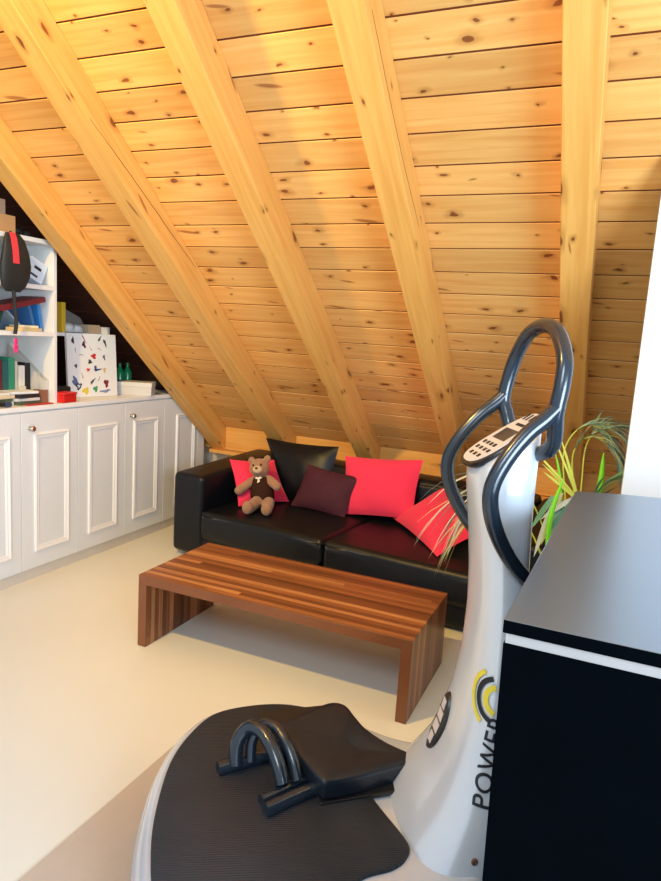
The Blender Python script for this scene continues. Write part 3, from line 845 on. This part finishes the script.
un.build('under_frame', M['black_plastic'], pad, smooth=False, bevel=0.003)
un = MB().box((0, 0, 0), (.24, .26, .010), xf=Matrix.Translation(pl_(-.83, 1.66, .2015)) @ Matrix.Rotation(math.radians(40), 4, 'Z'))
un.build('support_board', M['black_plastic'], pad, smooth=False, bevel=0.003)
MB().tube(crom([pl_(-.565, 1.66, .222), pl_(-.66, 1.578, .222), pl_(-.738, 1.442, .222)], 6), .0195, 16).build('foot_tube', M['grip'], pad)
MB().tube(crom([pl_(-.60, 1.69, .219), pl_(-.69, 1.62, .219), pl_(-.768, 1.472, .219)], 6), .016, 16).build('foot_tube', M['grip'], pad)
MB().tube(crom([pl_(-.80, 1.70, .222), pl_(-.87, 1.625, .222), pl_(-.945, 1.527, .222)], 6), .0195, 16).build('foot_tube', M['grip'], pad)
for dx, dy, r in ((0, 0, .021), (.030, .035, .017)):
    hp = [(-.905, 1.560, .228), (-.912, 1.578, .285), (-.893, 1.603, .325), (-.845, 1.600, .332), (-.795, 1.575, .312), (-.758, 1.552, .278), (-.735, 1.535, .240)]
    MB().tube(crom([pl_(x + dx, y + dy, z) for x, y, z in hp], 7), r, 16).build('bent_handle', M['grip'], pad)

# ------------------------------------------------------------------ tall black cabinet on the right
DZ = 1.12
tp = [(-.1087, .919), (-.073, 1.913), (.0403, 1.9585), (.1429, 1.982), (1.0, 2.01), (1.0, .919)]
dk = empty('black_cabinet', (0.45, 1.45, 0), 'tall black cabinet with a glossy top in the right foreground', 'cabinet')
def dl(p): return [(x - .45, y - 1.45) for x, y in p]
tpm = MB().prism(dl(tp), 2, DZ - .020, DZ); tpm.mi = [1, 0] + [1] * (len(tpm.f) - 2)
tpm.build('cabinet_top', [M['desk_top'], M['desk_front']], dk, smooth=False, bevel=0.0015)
bd_ = [(-.104, .924), (-.069, 1.905), (.042, 1.953), (.144, 1.977), (.996, 2.0), (.996, .924)]
MB().prism(dl(bd_), 2, DZ - .036, DZ - .0205).build('pale_edge_strip', M['desk_edge'], dk, smooth=False)
def lf(f, z): return [(x + (.0145 * f if x < 0 else 0) - .45, y - 1.45, z) for x, y in [(-.1065, .922), (-.071, 1.909), (.041, 1.955), (.143, 1.979), (.998, 2.005), (.998, .922)]]
MB().loft([lf(1.2, 0.0), lf(0.5, .70), lf(0, DZ - .0365)]).build('cabinet_body', M['desk_front'], dk, smooth=False, bevel=0.001)

# ------------------------------------------------------------------ potted palm
pc = Vector((-.14, 3.10, 0))
palm = empty('potted_palm', pc, 'potted palm with long thin leaves behind the vibration machine', 'plant')
MB().lathe([(.0001, 0), (.11, 0), (.118, .01), (.150, .29), (.155, .30), (.155, .315), (.140, .315), (.134, .27), (.0001, .27)], None, 32).build('pot', M['pot'], palm)
MB().lathe([(.0001, .262), (.132, .262), (.132, .275), (.07, .282), (.0001, .280)], None, 24).build('soil', M['soil'], palm)
def lp(p): return Vector(p) - pc
rp = random.Random(11)
def blade(mb, p, d, side, ln, w, droop):
    """one long leaflet: folded strip bending down"""
    d = d.normalized(); n = 6
    sd = side.normalized(); pts = []
    q = Vector(p)
    dirn = d.copy()
    for k_ in range(n + 1):
        t = k_ / n
        ww = w * (math.sin(PI * min(1, .18 + .82 * t)) ** 0.7 if t < 1 else 0.02)
        pts.append((q.copy(), ww))
        dirn = (dirn + Vector((0, 0, -droop / n))).normalized()
        q += dirn * ln / n
    vs = []
    for q, ww in pts:
        vs += [q - sd * ww, q + Vector((0, 0, -ww * .5)), q + sd * ww]
    fs = []
    for k_ in range(n):
        a = 3 * k_
        fs += [(a, a + 1, a + 4, a + 3), (a + 1, a + 2, a + 5, a + 4)]
    mb.add(vs, fs)
def frond(ctrl, nl, ln, w, mat, droop=1.0, start=.35, spread=1.0, stem=.005, smat=None):
    path = crom([lp(c) for c in ctrl], 10)
    st = MB().tube(path, [stem * (1 - .7 * i / len(path)) for i in range(len(path))], 7).build('stem', smat or M['stalk_y'], palm)
    mb = MB(); n = len(path)
    for k_ in range(nl):
        t = start + (1 - start) * (k_ + .5) / nl
        i = min(n - 2, int(t * (n - 1))); p = path[i].lerp(path[i + 1], t * (n - 1) - i)
        tg = (path[i + 1] - path[i]).normalized()
        side = tg.cross(Vector((0, 0, 1)))
        side = side.normalized() if side.length > .05 else Vector((1, 0, 0))
        lnk = ln * (0.65 + 0.5 * math.sin(PI * (0.15 + .8 * t))) * rp.uniform(.85, 1.15)
        for s in (1, -1):
            d = tg * rp.uniform(.75, 1.05) + side * s * spread * rp.uniform(.7, 1.1) * (1.15 - .7 * t) + Vector((0, 0, rp.uniform(-.1, .2)))
            sd = d.cross(Vector((rp.uniform(-.3, .3), rp.uniform(-.3, .3), 1)))
            blade(mb, p, d, sd, lnk, w, droop)
    fr = mb.build('frond', mat, palm, angle=60)
    st.parent = fr
top0 = (-.14, 3.10, .28)
# left frond that droops in front of the pink cushion
frond([top0, (-.22, 3.08, .66), (-.36, 3.05, .90), (-.47, 3.03, .90), (-.565, 3.02, .80)], 10, .47, .0045, M['leaf_white'], 1.35, .36, .74)
frond([top0, (-.24, 3.06, .60), (-.38, 3.02, .80), (-.48, 3.0, .79), (-.56, 2.99, .71)], 8, .40, .0042, M['leaf_pale'], 1.35, .40, .72)
# upper right frond, blue-green
frond([top0, (-.15, 3.14, .75), (-.19, 3.17, 1.04), (-.12, 3.18, 1.17), (-.02, 3.16, 1.15), (.05, 3.14, 1.04)], 14, .22, .0055, M['leaf_blue'], 1.0, .52, .8)
frond([top0, (-.10, 3.16, .80), (-.10, 3.22, 1.08), (-.02, 3.26, 1.18), (.06, 3.27, 1.12)], 12, .22, .0055, M['leaf_blue'], 1.0, .55, .8)
frond([top0, (-.12, 3.14, .78), (-.15, 3.16, 1.04), (-.08, 3.15, 1.13), (.01, 3.13, 1.10)], 12, .20, .0045, M['leaf_pale'], .9, .52, .9)
# single long leaves
def leaf(a, b_, w, m_, droop=.25):
    a, b_ = lp(a), lp(b_); d = b_ - a; mb = MB()
    sd = d.cross(Vector((.15, -1, .1)))
    blade(mb, a, d + Vector((0, 0, droop * d.length * .5)), sd, d.length * 1.02, w, droop)
    mb.build('leaf', m_, palm, angle=60)
for e_, w in (((-.285, 3.0, 1.045), .006), ((-.262, 3.0, 1.005), .005), ((-.250, 2.98, .972), .007), ((-.232, 3.0, 1.135), .005), ((-.200, 3.0, 1.13), .006), ((-.245, 2.97, 1.02), .004)):
    leaf((-.098, 3.0, .865), e_, w, M['stalk_y'], .12)
for a_, e_, w, m_ in (((-.175, 3.0, .88), (-.185, 2.93, .57), .014, 'leaf_blue'), ((-.17, 3.0, .89), (-.225, 2.95, .66), .013, 'leaf_pale'), ((-.12, 3.0, .88), (-.165, 2.93, .60), .014, 'leaf_blue'),
                      ((-.12, 3.0, .87), (-.240, 2.95, .77), .011, 'leaf_white'), ((-.11, 3.0, .87), (-.215, 2.92, .70), .012, 'leaf'), ((-.19, 3.0, .86), (-.25, 2.95, .60), .013, 'leaf_white'), ((-.10, 3.0, .86), (-.14, 2.93, .70), .012, 'leaf_white'), ((-.2, 3.0, .87), (-.275, 2.95, .72), .012, 'leaf')):
    leaf(a_, e_, w, M[m_], .3)
frond([top0, (-.08, 3.04, .66), (-.04, 3.02, .88), (.02, 3.02, .97)], 8, .18, .006, M['leaf'], .9, .5, .8)
# bright young shoots
def shoot(a, m_, b_, r):
    path = crom([lp(a), lp(m_), lp(b_)], 8); n = len(path)
    o = MB().tube(path, [max(.0012, r * math.sin(PI * (.2 + .78 * i / (n - 1))) ** .8) for i in range(n)], 8).build('shoot', M['stalk'], palm)
    o['label'] = 'bright green young shoot'
shoot((-.13, 3.10, .28), (-.03, 3.05, .80), (-.022, 3.03, 1.08), .017)
shoot((-.14, 3.08, .28), (-.20, 2.93, .72), (-.165, 2.92, .97), .013)
shoot((-.15, 3.09, .28), (-.17, 3.02, .85), (-.215, 3.0, 1.06), .008)

# ------------------------------------------------------------------ shelving above the cupboards
def bx(name, lo, hi, mat, label, cat, group=None, rz=0.0, tilt=None, bevel=0.0015, smooth=False):
    """one box-shaped thing; turned about its own base centre"""
    c = Vector(((lo[0] + hi[0]) / 2, (lo[1] + hi[1]) / 2, lo[2]))
    mb = MB().box(Vector(lo) - c, Vector(hi) - c)
    o = mb.build(name, mat, smooth=smooth, bevel=bevel)
    o.location = c; o.rotation_euler = (tilt[0] if tilt else 0, tilt[1] if tilt else 0, rz)
    return tag(o, label, cat, group)

SF, SB = -3.02, -3.46
sh = empty('bookshelf', (SF, 2.57, WT), 'open white bookshelf standing on the worktop at the left edge', 'bookshelf')
def sp(name, lo, hi, mat=M['shelf']):
    o = MB().box(lo, hi).build(name, mat, sh, smooth=False, bevel=0.0015); rehome(o, sh); return o
sp('side_panel', (SB, 2.915, WT), (SF, 2.938, 1.93))
sp('side_panel', (SB, 2.205, WT), (SF, 2.228, 1.93))
sp('back_panel', (SB - .008, 2.205, WT), (SB, 2.938, 1.93))
for z in (1.395, 1.655, 1.905):
    sp('shelf', (SB, 2.228, z), (SF, 2.915, z + .025))
lw = empty('low_shelf', (-3.3, 3.22, WT), 'low white shelf unit behind the leaning painting', 'shelf')
for nm, lo, hi in (('side_panel', (-3.55, 3.535, WT), (-3.185, 3.558, 1.462)), ('shelf', (-3.55, 2.942, 1.395), (-3.205, 3.533, 1.417)), ('side_panel', (-3.55, 2.942, WT), (-3.26, 2.955, 1.394))):
    o = MB().box(lo, hi).build(nm, M['shelf'], lw, smooth=False, bevel=0.0015); rehome(o, lw)

def book(x0, y, z, t, h, w, col, label, group=None, lean=0.0, rz=0.0):
    """upright book, spine facing +x; y = left side, t = thickness"""
    o = empty('book', (x0, y, z), label, 'book', group)
    cv = MB().prism([(-w, 0), (0, 0), (0, t), (-w, t), (-w, t * .88), (-.003, t * .88), (-.003, t * .12), (-w, t * .12)], 2, 0, h)
    cv.build('cover', col, o, smooth=False)
    MB().box((-w + .004, t * .125, .004), (-.0035, t * .875, h - .004)).build('pages', M['cream'], o, smooth=False)['label'] = 'cream page block'
    o.rotation_euler = (lean, 0, rz)
    return o
bk = 'upright books on the worktop under the bookshelf'
cols = [((.010, .014, .028), 'near-black book at the left end of the upright row', .060, .285),
        ((.018, .022, .030), 'charcoal book beside the near-black one in the upright row', .045, .285),
        ((.11, .014, .016), 'dark red book in the upright row left of the green book', .030, .245),
        ((.012, .10, .105), 'teal book in the upright row', .040, .235),
        ((.025, .24, .13), 'green book in the upright row beside the pale box', .045, .255),
        ((.55, .50, .38), 'thin cream book in the upright row', .018, .235)]
y = 2.545
for c, lab, t, h in cols:
    book(-3.16, y, WT, t - .002, h, .16, colmat('cover_%d' % round(y * 1000), c), lab, bk); y += t
bx('small_box', (-3.26, 2.786, WT), (-3.15, 2.832, 1.10), colmat('cream_card', (.66, .60, .48)), 'lower of two small cream boxes stacked beside the upright books', 'box', 'small boxes beside the books')
bx('small_box', (-3.25, 2.788, 1.1005), (-3.155, 2.828, 1.22), colmat('cream_card2', (.72, .68, .58)), 'upper of two small cream boxes stacked beside the upright books', 'box', 'small boxes beside the books')
bx('black_box', (-3.28, 2.836, WT), (-3.16, 2.872, 1.235), M['black'], 'black upright box between the cream boxes and the magazine file', 'box')
# magazine file with a slanted mouth
mf = empty('magazine_file', (-3.2, 2.885, WT), 'white cut-away magazine file standing at the end of the bookshelf', 'magazine file')
pz = [(-3.34, WT), (-3.06, WT), (-3.06, WT + .13), (-3.34, WT + .33)]
for ya in (2.876, 2.908):
    o = MB().prism(pz, 1, ya, ya + .004).build('side', colmat('file_card', (.62, .58, .50), .6), mf, smooth=False); rehome(o, mf)
o = MB().box((-3.34, 2.88, WT), (-3.06, 2.908, WT + .004)).box((-3.064, 2.88, WT), (-3.06, 2.908, WT + .13)).box((-3.34, 2.88, WT), (-3.336, 2.908, WT + .33)).build('spine', colmat('file_card', (.62, .58, .50), .6), mf, smooth=False); rehome(o, mf)
# first shelf
Z1 = 1.4205
book(-3.09, 2.885, Z1, .020, .15, .20, colmat('blue_a', (.03, .20, .52)), 'bright blue folder leaning at the right end of the middle shelf', 'folders on the middle shelf', lean=math.radians(10))
book(-3.10, 2.845, Z1, .018, .15, .20, colmat('blue_b', (.04, .15, .36)), 'darker blue folder leaning beside the bright blue one', 'folders on the middle shelf', lean=math.radians(16))
book(-3.12, 2.79, Z1, .012, .16, .20, colmat('pale_blue', (.32, .46, .60)), 'pale blue folder slanting under the dark red one', 'folders on the middle shelf', lean=math.radians(48))
book(-3.11, 2.600, Z1 + .006, .016, .15, .20, colmat('dark_green', (.012, .05, .035)), 'dark green book on the middle shelf behind the bag strap', 'folders on the middle shelf', lean=math.radians(-20))
book(-3.10, 2.565, Z1 + .005, .012, .14, .20, colmat('white_cover', (.70, .70, .68)), 'white book leaning at the left of the middle shelf', 'folders on the middle shelf', lean=math.radians(-20))
bx('envelope', (-3.16, 2.70, Z1), (-3.03, 2.84, Z1 + .018), colmat('buff', (.72, .56, .28)), 'buff yellow envelope lying on the middle shelf', 'envelope', rz=.2)
bx('envelope', (-3.15, 2.715, Z1 + .0185), (-3.04, 2.825, Z1 + .032), colmat('buff2', (.80, .70, .45)), 'pale yellow envelope on top of the buff one', 'envelope', rz=-.15)
bx('folder', (-3.24, 2.60, 1.555), (-3.06, 2.90, 1.585), colmat('maroon', (.16, .012, .018)), 'dark red folder lying slanted across the folders on the middle shelf', 'folder', tilt=(math.radians(13), 0))
# second shelf
Z2 = 1.6805
cr = empty('tilted_carton', (-3.12, 2.806, Z2 + .028), 'pale blue and white carton lying tilted on the upper shelf', 'carton')
cr.rotation_euler = (math.radians(-24), 0, 0)
MB().box((-.06, -.055, 0), (.06, .065, .115)).build('body', colmat('pale_carton', (.62, .70, .80)), cr, smooth=False, bevel=.003)
MB().box((.0602, -.02, .062), (.0612, .03, .078)).build('hand_hole', M['black'], cr, smooth=False)['label'] = 'dark hand hole'
MB().box((.0602, -.05, .018), (.0612, .02, .030)).build('printed_stripe', colmat('navy', (.01, .02, .06)), cr, smooth=False)
o = remeshed(MB().ell((0, -.03, .028), (.055, .045, .028)).ell((0, .03, .022), (.045, .04, .022)).box((-.045, -.05, 0), (.045, .05, .012)), 'goggle_case', .005, M['black'])
o.location = (-3.12, 2.715, Z2 + .002); tag(o, 'rounded black case on the upper shelf beside the tilted carton', 'case')
bx('striped_box', (-3.16, 2.56, Z2), (-3.05, 2.645, Z2 + .055), colmat('grey_card', (.30, .31, .33)), 'small grey box on the upper shelf behind the black bag', 'box')
# top of the bookshelf
Z3 = 1.9305
for lo, hi, c, lab in (((-3.28, 2.46, Z3), (-3.06, 2.692, Z3 + .095), (.50, .27, .11), 'brown cardboard box on top of the bookshelf'),
                       ((-3.27, 2.45, Z3 + .0955), (-3.09, 2.655, Z3 + .175), (.34, .24, .17), 'smaller dull brown box stacked on the cardboard box')):
    ob = empty('cardboard_box', ((lo[0] + hi[0]) / 2, (lo[1] + hi[1]) / 2, lo[2]), lab, 'box', 'cardboard boxes on the bookshelf')
    hx_, hy_, hz_ = (hi[0] - lo[0]) / 2, (hi[1] - lo[1]) / 2, hi[2] - lo[2]
    MB().box((-hx_, -hy_, 0), (hx_, hy_, hz_)).build('body', colmat('card%d' % int(c[0] * 100), c, .8), ob, smooth=False, bevel=.002)
    MB().box((-hx_ - .0004, -.018, hz_ * .55), (hx_ + .0004, .018, hz_ + .0005)).build('tape', colmat('tape', (.55, .38, .2), .3), ob, smooth=False)
o = remeshed(MB().ell((0, 0, .03), (.06, .05, .03)).ell((.0, .07, .022), (.05, .05, .022)).box((-.04, -.04, 0), (.04, .1, .012)), 'dark_bundle', .006, M['black'])
o.location = (-3.16, 2.76, Z3 + .002); tag(o, 'dark crumpled bundle on top of the bookshelf beside the cardboard box', 'bundle')
# hanging bag
bag = empty('sling_bag', (-2.995, 2.62, 1.925), 'black bag with a red stripe hanging from the top of the bookshelf', 'bag')
rings = []
for z, y0b, y1b, d in ((0, -.055, .03, .018), (-.03, -.07, .055, .030), (-.09, -.085, .075, .042), (-.16, -.10, .088, .045), (-.22, -.10, .082, .040), (-.27, -.09, .06, .030), (-.30, -.06, .03, .016)):
    rings.append([Vector((-.0 + d * .5 + d * .5 * math.copysign(abs(math.cos(t)) ** .7, math.cos(t)), (y0b + y1b) / 2 + (y1b - y0b) / 2 * math.copysign(abs(math.sin(t)) ** .7, math.sin(t)), z)) for t in [2 * PI * k_ / 24 for k_ in range(24)]])
MB().loft(rings).build('body', plain('black_nylon', (.012, .014, .014), .6, var=.3, bump=.3, bscale=30), bag)
rs = [[Vector((d + .001, yy, z)) for yy in (-.042, -.006)] + [Vector((d + .006, yy, z)) for yy in (-.006, -.042)] for z, d in ((.002, .016), (-.03, .028), (-.09, .040), (-.155, .044))]
MB().loft(rs).build('red_stripe', colmat('red_web', (.66, .045, .06), .6), bag)
MB().tube(crom([Vector((.02, -.02, -.29)), Vector((.018, -.012, -.38)), Vector((.020, -.006, -.46)), Vector((.020, -.014, -.52))], 6), .010, 8).build('strap', M['black'], bag)
MB().tube([Vector((.0, -.02, .008)), Vector((.012, -.02, -.005))], .006, 8).build('loop', M['black'], bag)
tg_ = MB().ell((.022, -.012, -.560), (.004, .013, .020), 12, 8).ell((.022, -.012, -.588), (.004, .017, .016), 12, 8).ell((.022, -.021, -.607), (.004, .006, .016), 10, 6).ell((.022, -.003, -.607), (.004, .006, .016), 10, 6)
tgo = tg_.build('charm', colmat('hot_pink', (.80, .03, .20), .5), bag); tgo['label'] = 'hot pink charm'

# low shelf contents
Z4 = 1.4175
book(-3.22, 3.168, Z4, .034, .185, .17, colmat('yellow_cover', (.72, .46, .03)), 'yellow book upright beside the bookshelf end', None)
o = remeshed(MB().ell((0, 0, .03), (.05, .05, .032)).ell((0, .07, .026), (.05, .05, .028)).box((-.04, -.03, 0), (.04, .11, .012)), 'crumpled_bag', .006, colmat('white_film', (.66, .66, .64), .4))
o.location = (-3.275, 3.265, Z4 + .002); tag(o, 'crumpled white plastic bag right of the yellow book', 'bag')
bx('tan_box', (-3.31, 3.405, Z4), (-3.225, 3.51, Z4 + .055), colmat('tan_card', (.55, .38, .24)), 'small tan box on the low shelf near its right panel', 'box')
tn = MB().loft([[Vector(p) for p in ((-3.40, 3.24, Z4), (-3.335, 3.24, Z4), (-3.335, 3.52, Z4), (-3.40, 3.52, Z4))], [Vector(p) for p in ((-3.385, 3.28, Z4 + .17), (-3.35, 3.28, Z4 + .17), (-3.345, 3.46, Z4 + .10), (-3.39, 3.46, Z4 + .10))]])
tag(tn.build('cloth_pouch', colmat('grey_cloth', (.23, .20, .17), .9), origin=(-3.37, 3.36, Z4), smooth=False, bevel=.01), 'grey-brown cloth pouch at the back of the low shelf', 'pouch')

# painting leaning at the worktop edge
pa = Vector((-3.160, 3.170, WT + .0015)); pb_ = Vector((-3.092, 3.535, WT + .0015))
pw = (pb_ - pa).length; pu = (pb_ - pa).normalized(); back = Vector((-pu.y, pu.x, 0)); ln = math.radians(4.2)
pup = (Vector((0, 0, 1)) * math.cos(ln) + back * math.sin(ln)); pn = pu.cross(pup)
PHt = .405
pt = empty('painting', pa, 'white canvas with colourful doodles leaning on the worktop', 'painting')
def pp(a, b_, h): return pu * a + pup * b_ + pn * h
def pbox(a0, a1, b0, b1, h0, h1): return MB().loft([[pp(a0, b0, h0), pp(a1, b0, h0), pp(a1, b1, h0), pp(a0, b1, h0)], [pp(a0, b0, h1), pp(a1, b0, h1), pp(a1, b1, h1), pp(a0, b1, h1)]])
cvs = pbox(0, pw, 0, PHt, -.018, 0).build('canvas', plain('canvas_white', (.80, .79, .76), .7, var=.02), pt, smooth=False)
rq = random.Random(5)
def blot(a, b_, ra, rb_, ang, col, nm='paint_blot', hole=0):
    n = 18; pts = []
    for k_ in range(n):
        t = 2 * PI * k_ / n; w = 1 + .25 * math.sin(3 * t + a * 90) + .15 * math.sin(5 * t + b_ * 70)
        x = ra * w * math.cos(t); y_ = rb_ * w * math.sin(t)
        pts.append((a + x * math.cos(ang) - y_ * math.sin(ang), b_ + x * math.sin(ang) + y_ * math.cos(ang)))
    return [pp(x, y_, .0002 + hole * .0004) for x, y_ in pts], [pp(x, y_, .0008 + hole * .0004) for x, y_ in pts]
blots = [(.045, .36, .010, .020, 0, (.02, .02, .03)), (.125, .335, .012, .022, .3, (.10, .01, .04)), (.125, .375, .004, .030, .5, (.35, .05, .2)), (.245, .375, .006, .020, -.6, (.02, .02, .02)),
         (.285, .35, .008, .026, .4, (.04, .04, .05)), (.195, .262, .018, .017, 0, (.60, .015, .02)), (.165, .226, .014, .014, 0, (.03, .05, .04)), (.15, .175, .013, .010, .2, (.62, .03, .03)),
         (.060, .20, .010, .012, 0, (.08, .06, .05)), (.22, .175, .030, .007, .1, (.03, .07, .22)), (.205, .185, .008, .020, 0, (.03, .07, .22)), (.275, .172, .010, .016, 0, (.70, .42, .12)),
         (.275, .255, .008, .018, .3, (.12, .12, .16)), (.055, .095, .018, .042, .5, (.10, .15, .30)), (.075, .072, .020, .022, 0, (.02, .02, .02)), (.125, .040, .024, .020, 0, (.72, .56, .05)),
         (.18, .10, .007, .025, -.8, (.05, .05, .07)), (.20, .05, .017, .018, 0, (.05, .30, .12)), (.285, .085, .017, .026, .2, (.20, .02, .04)), (.275, .034, .042, .009, .1, (.20, .26, .42)),
         (.10, .27, .020, .003, 0, (.35, .33, .33)), (.24, .31, .016, .003, -.5, (.35, .33, .33)), (.105, .135, .003, .02, .3, (.4, .3, .3)), (.06, .30, .003, .016, 0, (.2, .2, .25)), (.23, .115, .003, .02, -.5, (.3, .3, .35)), (.175, .31, .003, .018, .6, (.45, .4, .4))]
for i, (a, b_, ra, rb_, an, col) in enumerate(blots):
    r0, r1 = blot(a, b_, ra, rb_, an, col)
    MB().loft([r0, r1]).build('paint_blot', colmat('paint%d' % i, col, .6), cvs, smooth=False)
r0, r1 = blot(.075, .072, .010, .010, 0, None, hole=2)
MB().loft([r0, r1]).build('paint_blot', M['white_paint'], cvs, smooth=False)

# pale box and green bottles right of the painting
pbx = empty('storage_box', (-3.085, 3.72, WT), 'pale grey lidded box on the worktop beside the slanting rafter', 'box', rz=math.radians(28))
MB().box((-.115, -.075, 0), (.115, .075, .072)).build('body', colmat('pale_grey_card', (.62, .59, .55)), pbx, smooth=False, bevel=.002)
MB().box((-.119, -.079, .060), (.119, .079, .090)).build('lid', colmat('pale_lid', (.68, .64, .57)), pbx, smooth=False, bevel=.002)
for i, (x, y_, lab) in enumerate(((-3.275, 3.765, 'left one of two green bottles behind the pale box'), (-3.275, 3.845, 'right one of two green bottles behind the pale box'))):
    bo2 = empty('bottle', (x, y_, WT), lab, 'bottle', 'green bottles behind the pale box')
    MB().lathe([(.0001, 0), (.030, 0), (.032, .01), (.032, .13), (.024, .155), (.012, .17), (.012, .185), (.0001, .185)], None, 20).build('body', colmat('green_glass', (.015, .22, .07), .2), bo2)
    MB().lathe([(.0001, .185), (.014, .185), (.014, .205), (.0001, .206)], None, 16).build('cap', colmat('green_cap', (.02, .12, .05), .4), bo2)

# piles along the worktop front
ZW = WT + .0008
flat = [((-3.13, 2.55), (.16, .22), .022, (.74, .70, .62), 'cream paper pad at the bottom of the left pile', 0.05),
        ((-3.12, 2.545), (.15, .20), .016, (.05, .10, .06), 'dark green booklet second from the bottom of the left pile', -.06),
        ((-3.12, 2.55), (.17, .21), .018, (.80, .66, .44), 'tan paper bag folded flat in the left pile', .12),
        ((-3.13, 2.54), (.15, .20), .014, (.70, .68, .64), 'white brochure near the top of the left pile', -.1)]
z = ZW
for (x, y_), (w, d), h, c, lab, rz in flat:
    bx('flat_paper', (x - w / 2, y_ - d / 2, z), (x + w / 2, y_ + d / 2, z + h), colmat('paper%d' % int(z * 1e4), c), lab, 'papers', 'papers piled at the left of the worktop', rz=rz); z += h + .0006
flat = [((-3.09, 2.745), (.13, .16), .020, (.08, .10, .05), 'dark olive book at the bottom of the middle pile', .08),
        ((-3.09, 2.74), (.12, .16), .016, (.66, .66, .62), 'white booklet second from the bottom of the middle pile', -.05),
        ((-3.09, 2.745), (.12, .15), .022, (.02, .02, .025), 'black notebook third from the bottom of the middle pile', .1),
        ((-3.10, 2.735), (.12, .17), .014, (.80, .80, .78), 'white paper pad on top of the middle pile', -.12)]
z = ZW
for (x, y_), (w, d), h, c, lab, rz in flat:
    bx('flat_book', (x - w / 2, y_ - d / 2, z), (x + w / 2, y_ + d / 2, z + h), colmat('flat%d' % int(z * 1e4 + 7), c), lab, 'book', 'books lying in the middle pile', rz=rz); z += h + .0006
bx('black_pouch', (-3.20, 2.99, ZW), (-3.07, 3.10, ZW + .085), M['black'], 'flat black pouch lying behind the red plastic box', 'pouch', bevel=.01)
bx('brown_box', (-3.11, 2.845, ZW), (-3.05, 2.90, ZW + .075), colmat('brown_card', (.26, .11, .06)), 'small brown box between the middle pile and the red box', 'box')
rbx = empty('red_box', (-3.022, 2.995, ZW), 'bright red plastic box at the front of the worktop', 'box', rz=math.radians(5))
MB().box((-.045, -.055, 0), (.045, .055, .045)).build('body', colmat('red_plastic', (.62, .012, .012), .35), rbx, smooth=False, bevel=.004)
MB().box((-.048, -.058, .0455), (.048, .058, .060)).build('lid', colmat('red_lid', (.70, .02, .02), .35), rbx, smooth=False, bevel=.004)
bx('red_strip', (-3.02, 2.70, ZW), (-2.985, 2.88, ZW + .006), colmat('red_paper', (.50, .03, .03)), 'narrow red strip of card along the worktop edge', 'card')
tf = empty('torch', (-3.0, 2.53, ZW + .0165), 'dark torch lying at the left front of the worktop', 'torch')
xf = Matrix.Rotation(-PI / 2, 4, 'X')
MB().lathe([(.0001, -.07), (.011, -.07), (.012, -.02), (.012, .02), (.0001, .021)], xf, 18).build('body', M['black'], tf)
MB().lathe([(.0001, .021), (.012, .021), (.0165, .035), (.0165, .058), (.0001, .058)], xf, 18).build('head', colmat('torch_blue', (.03, .06, .12), .3), tf)
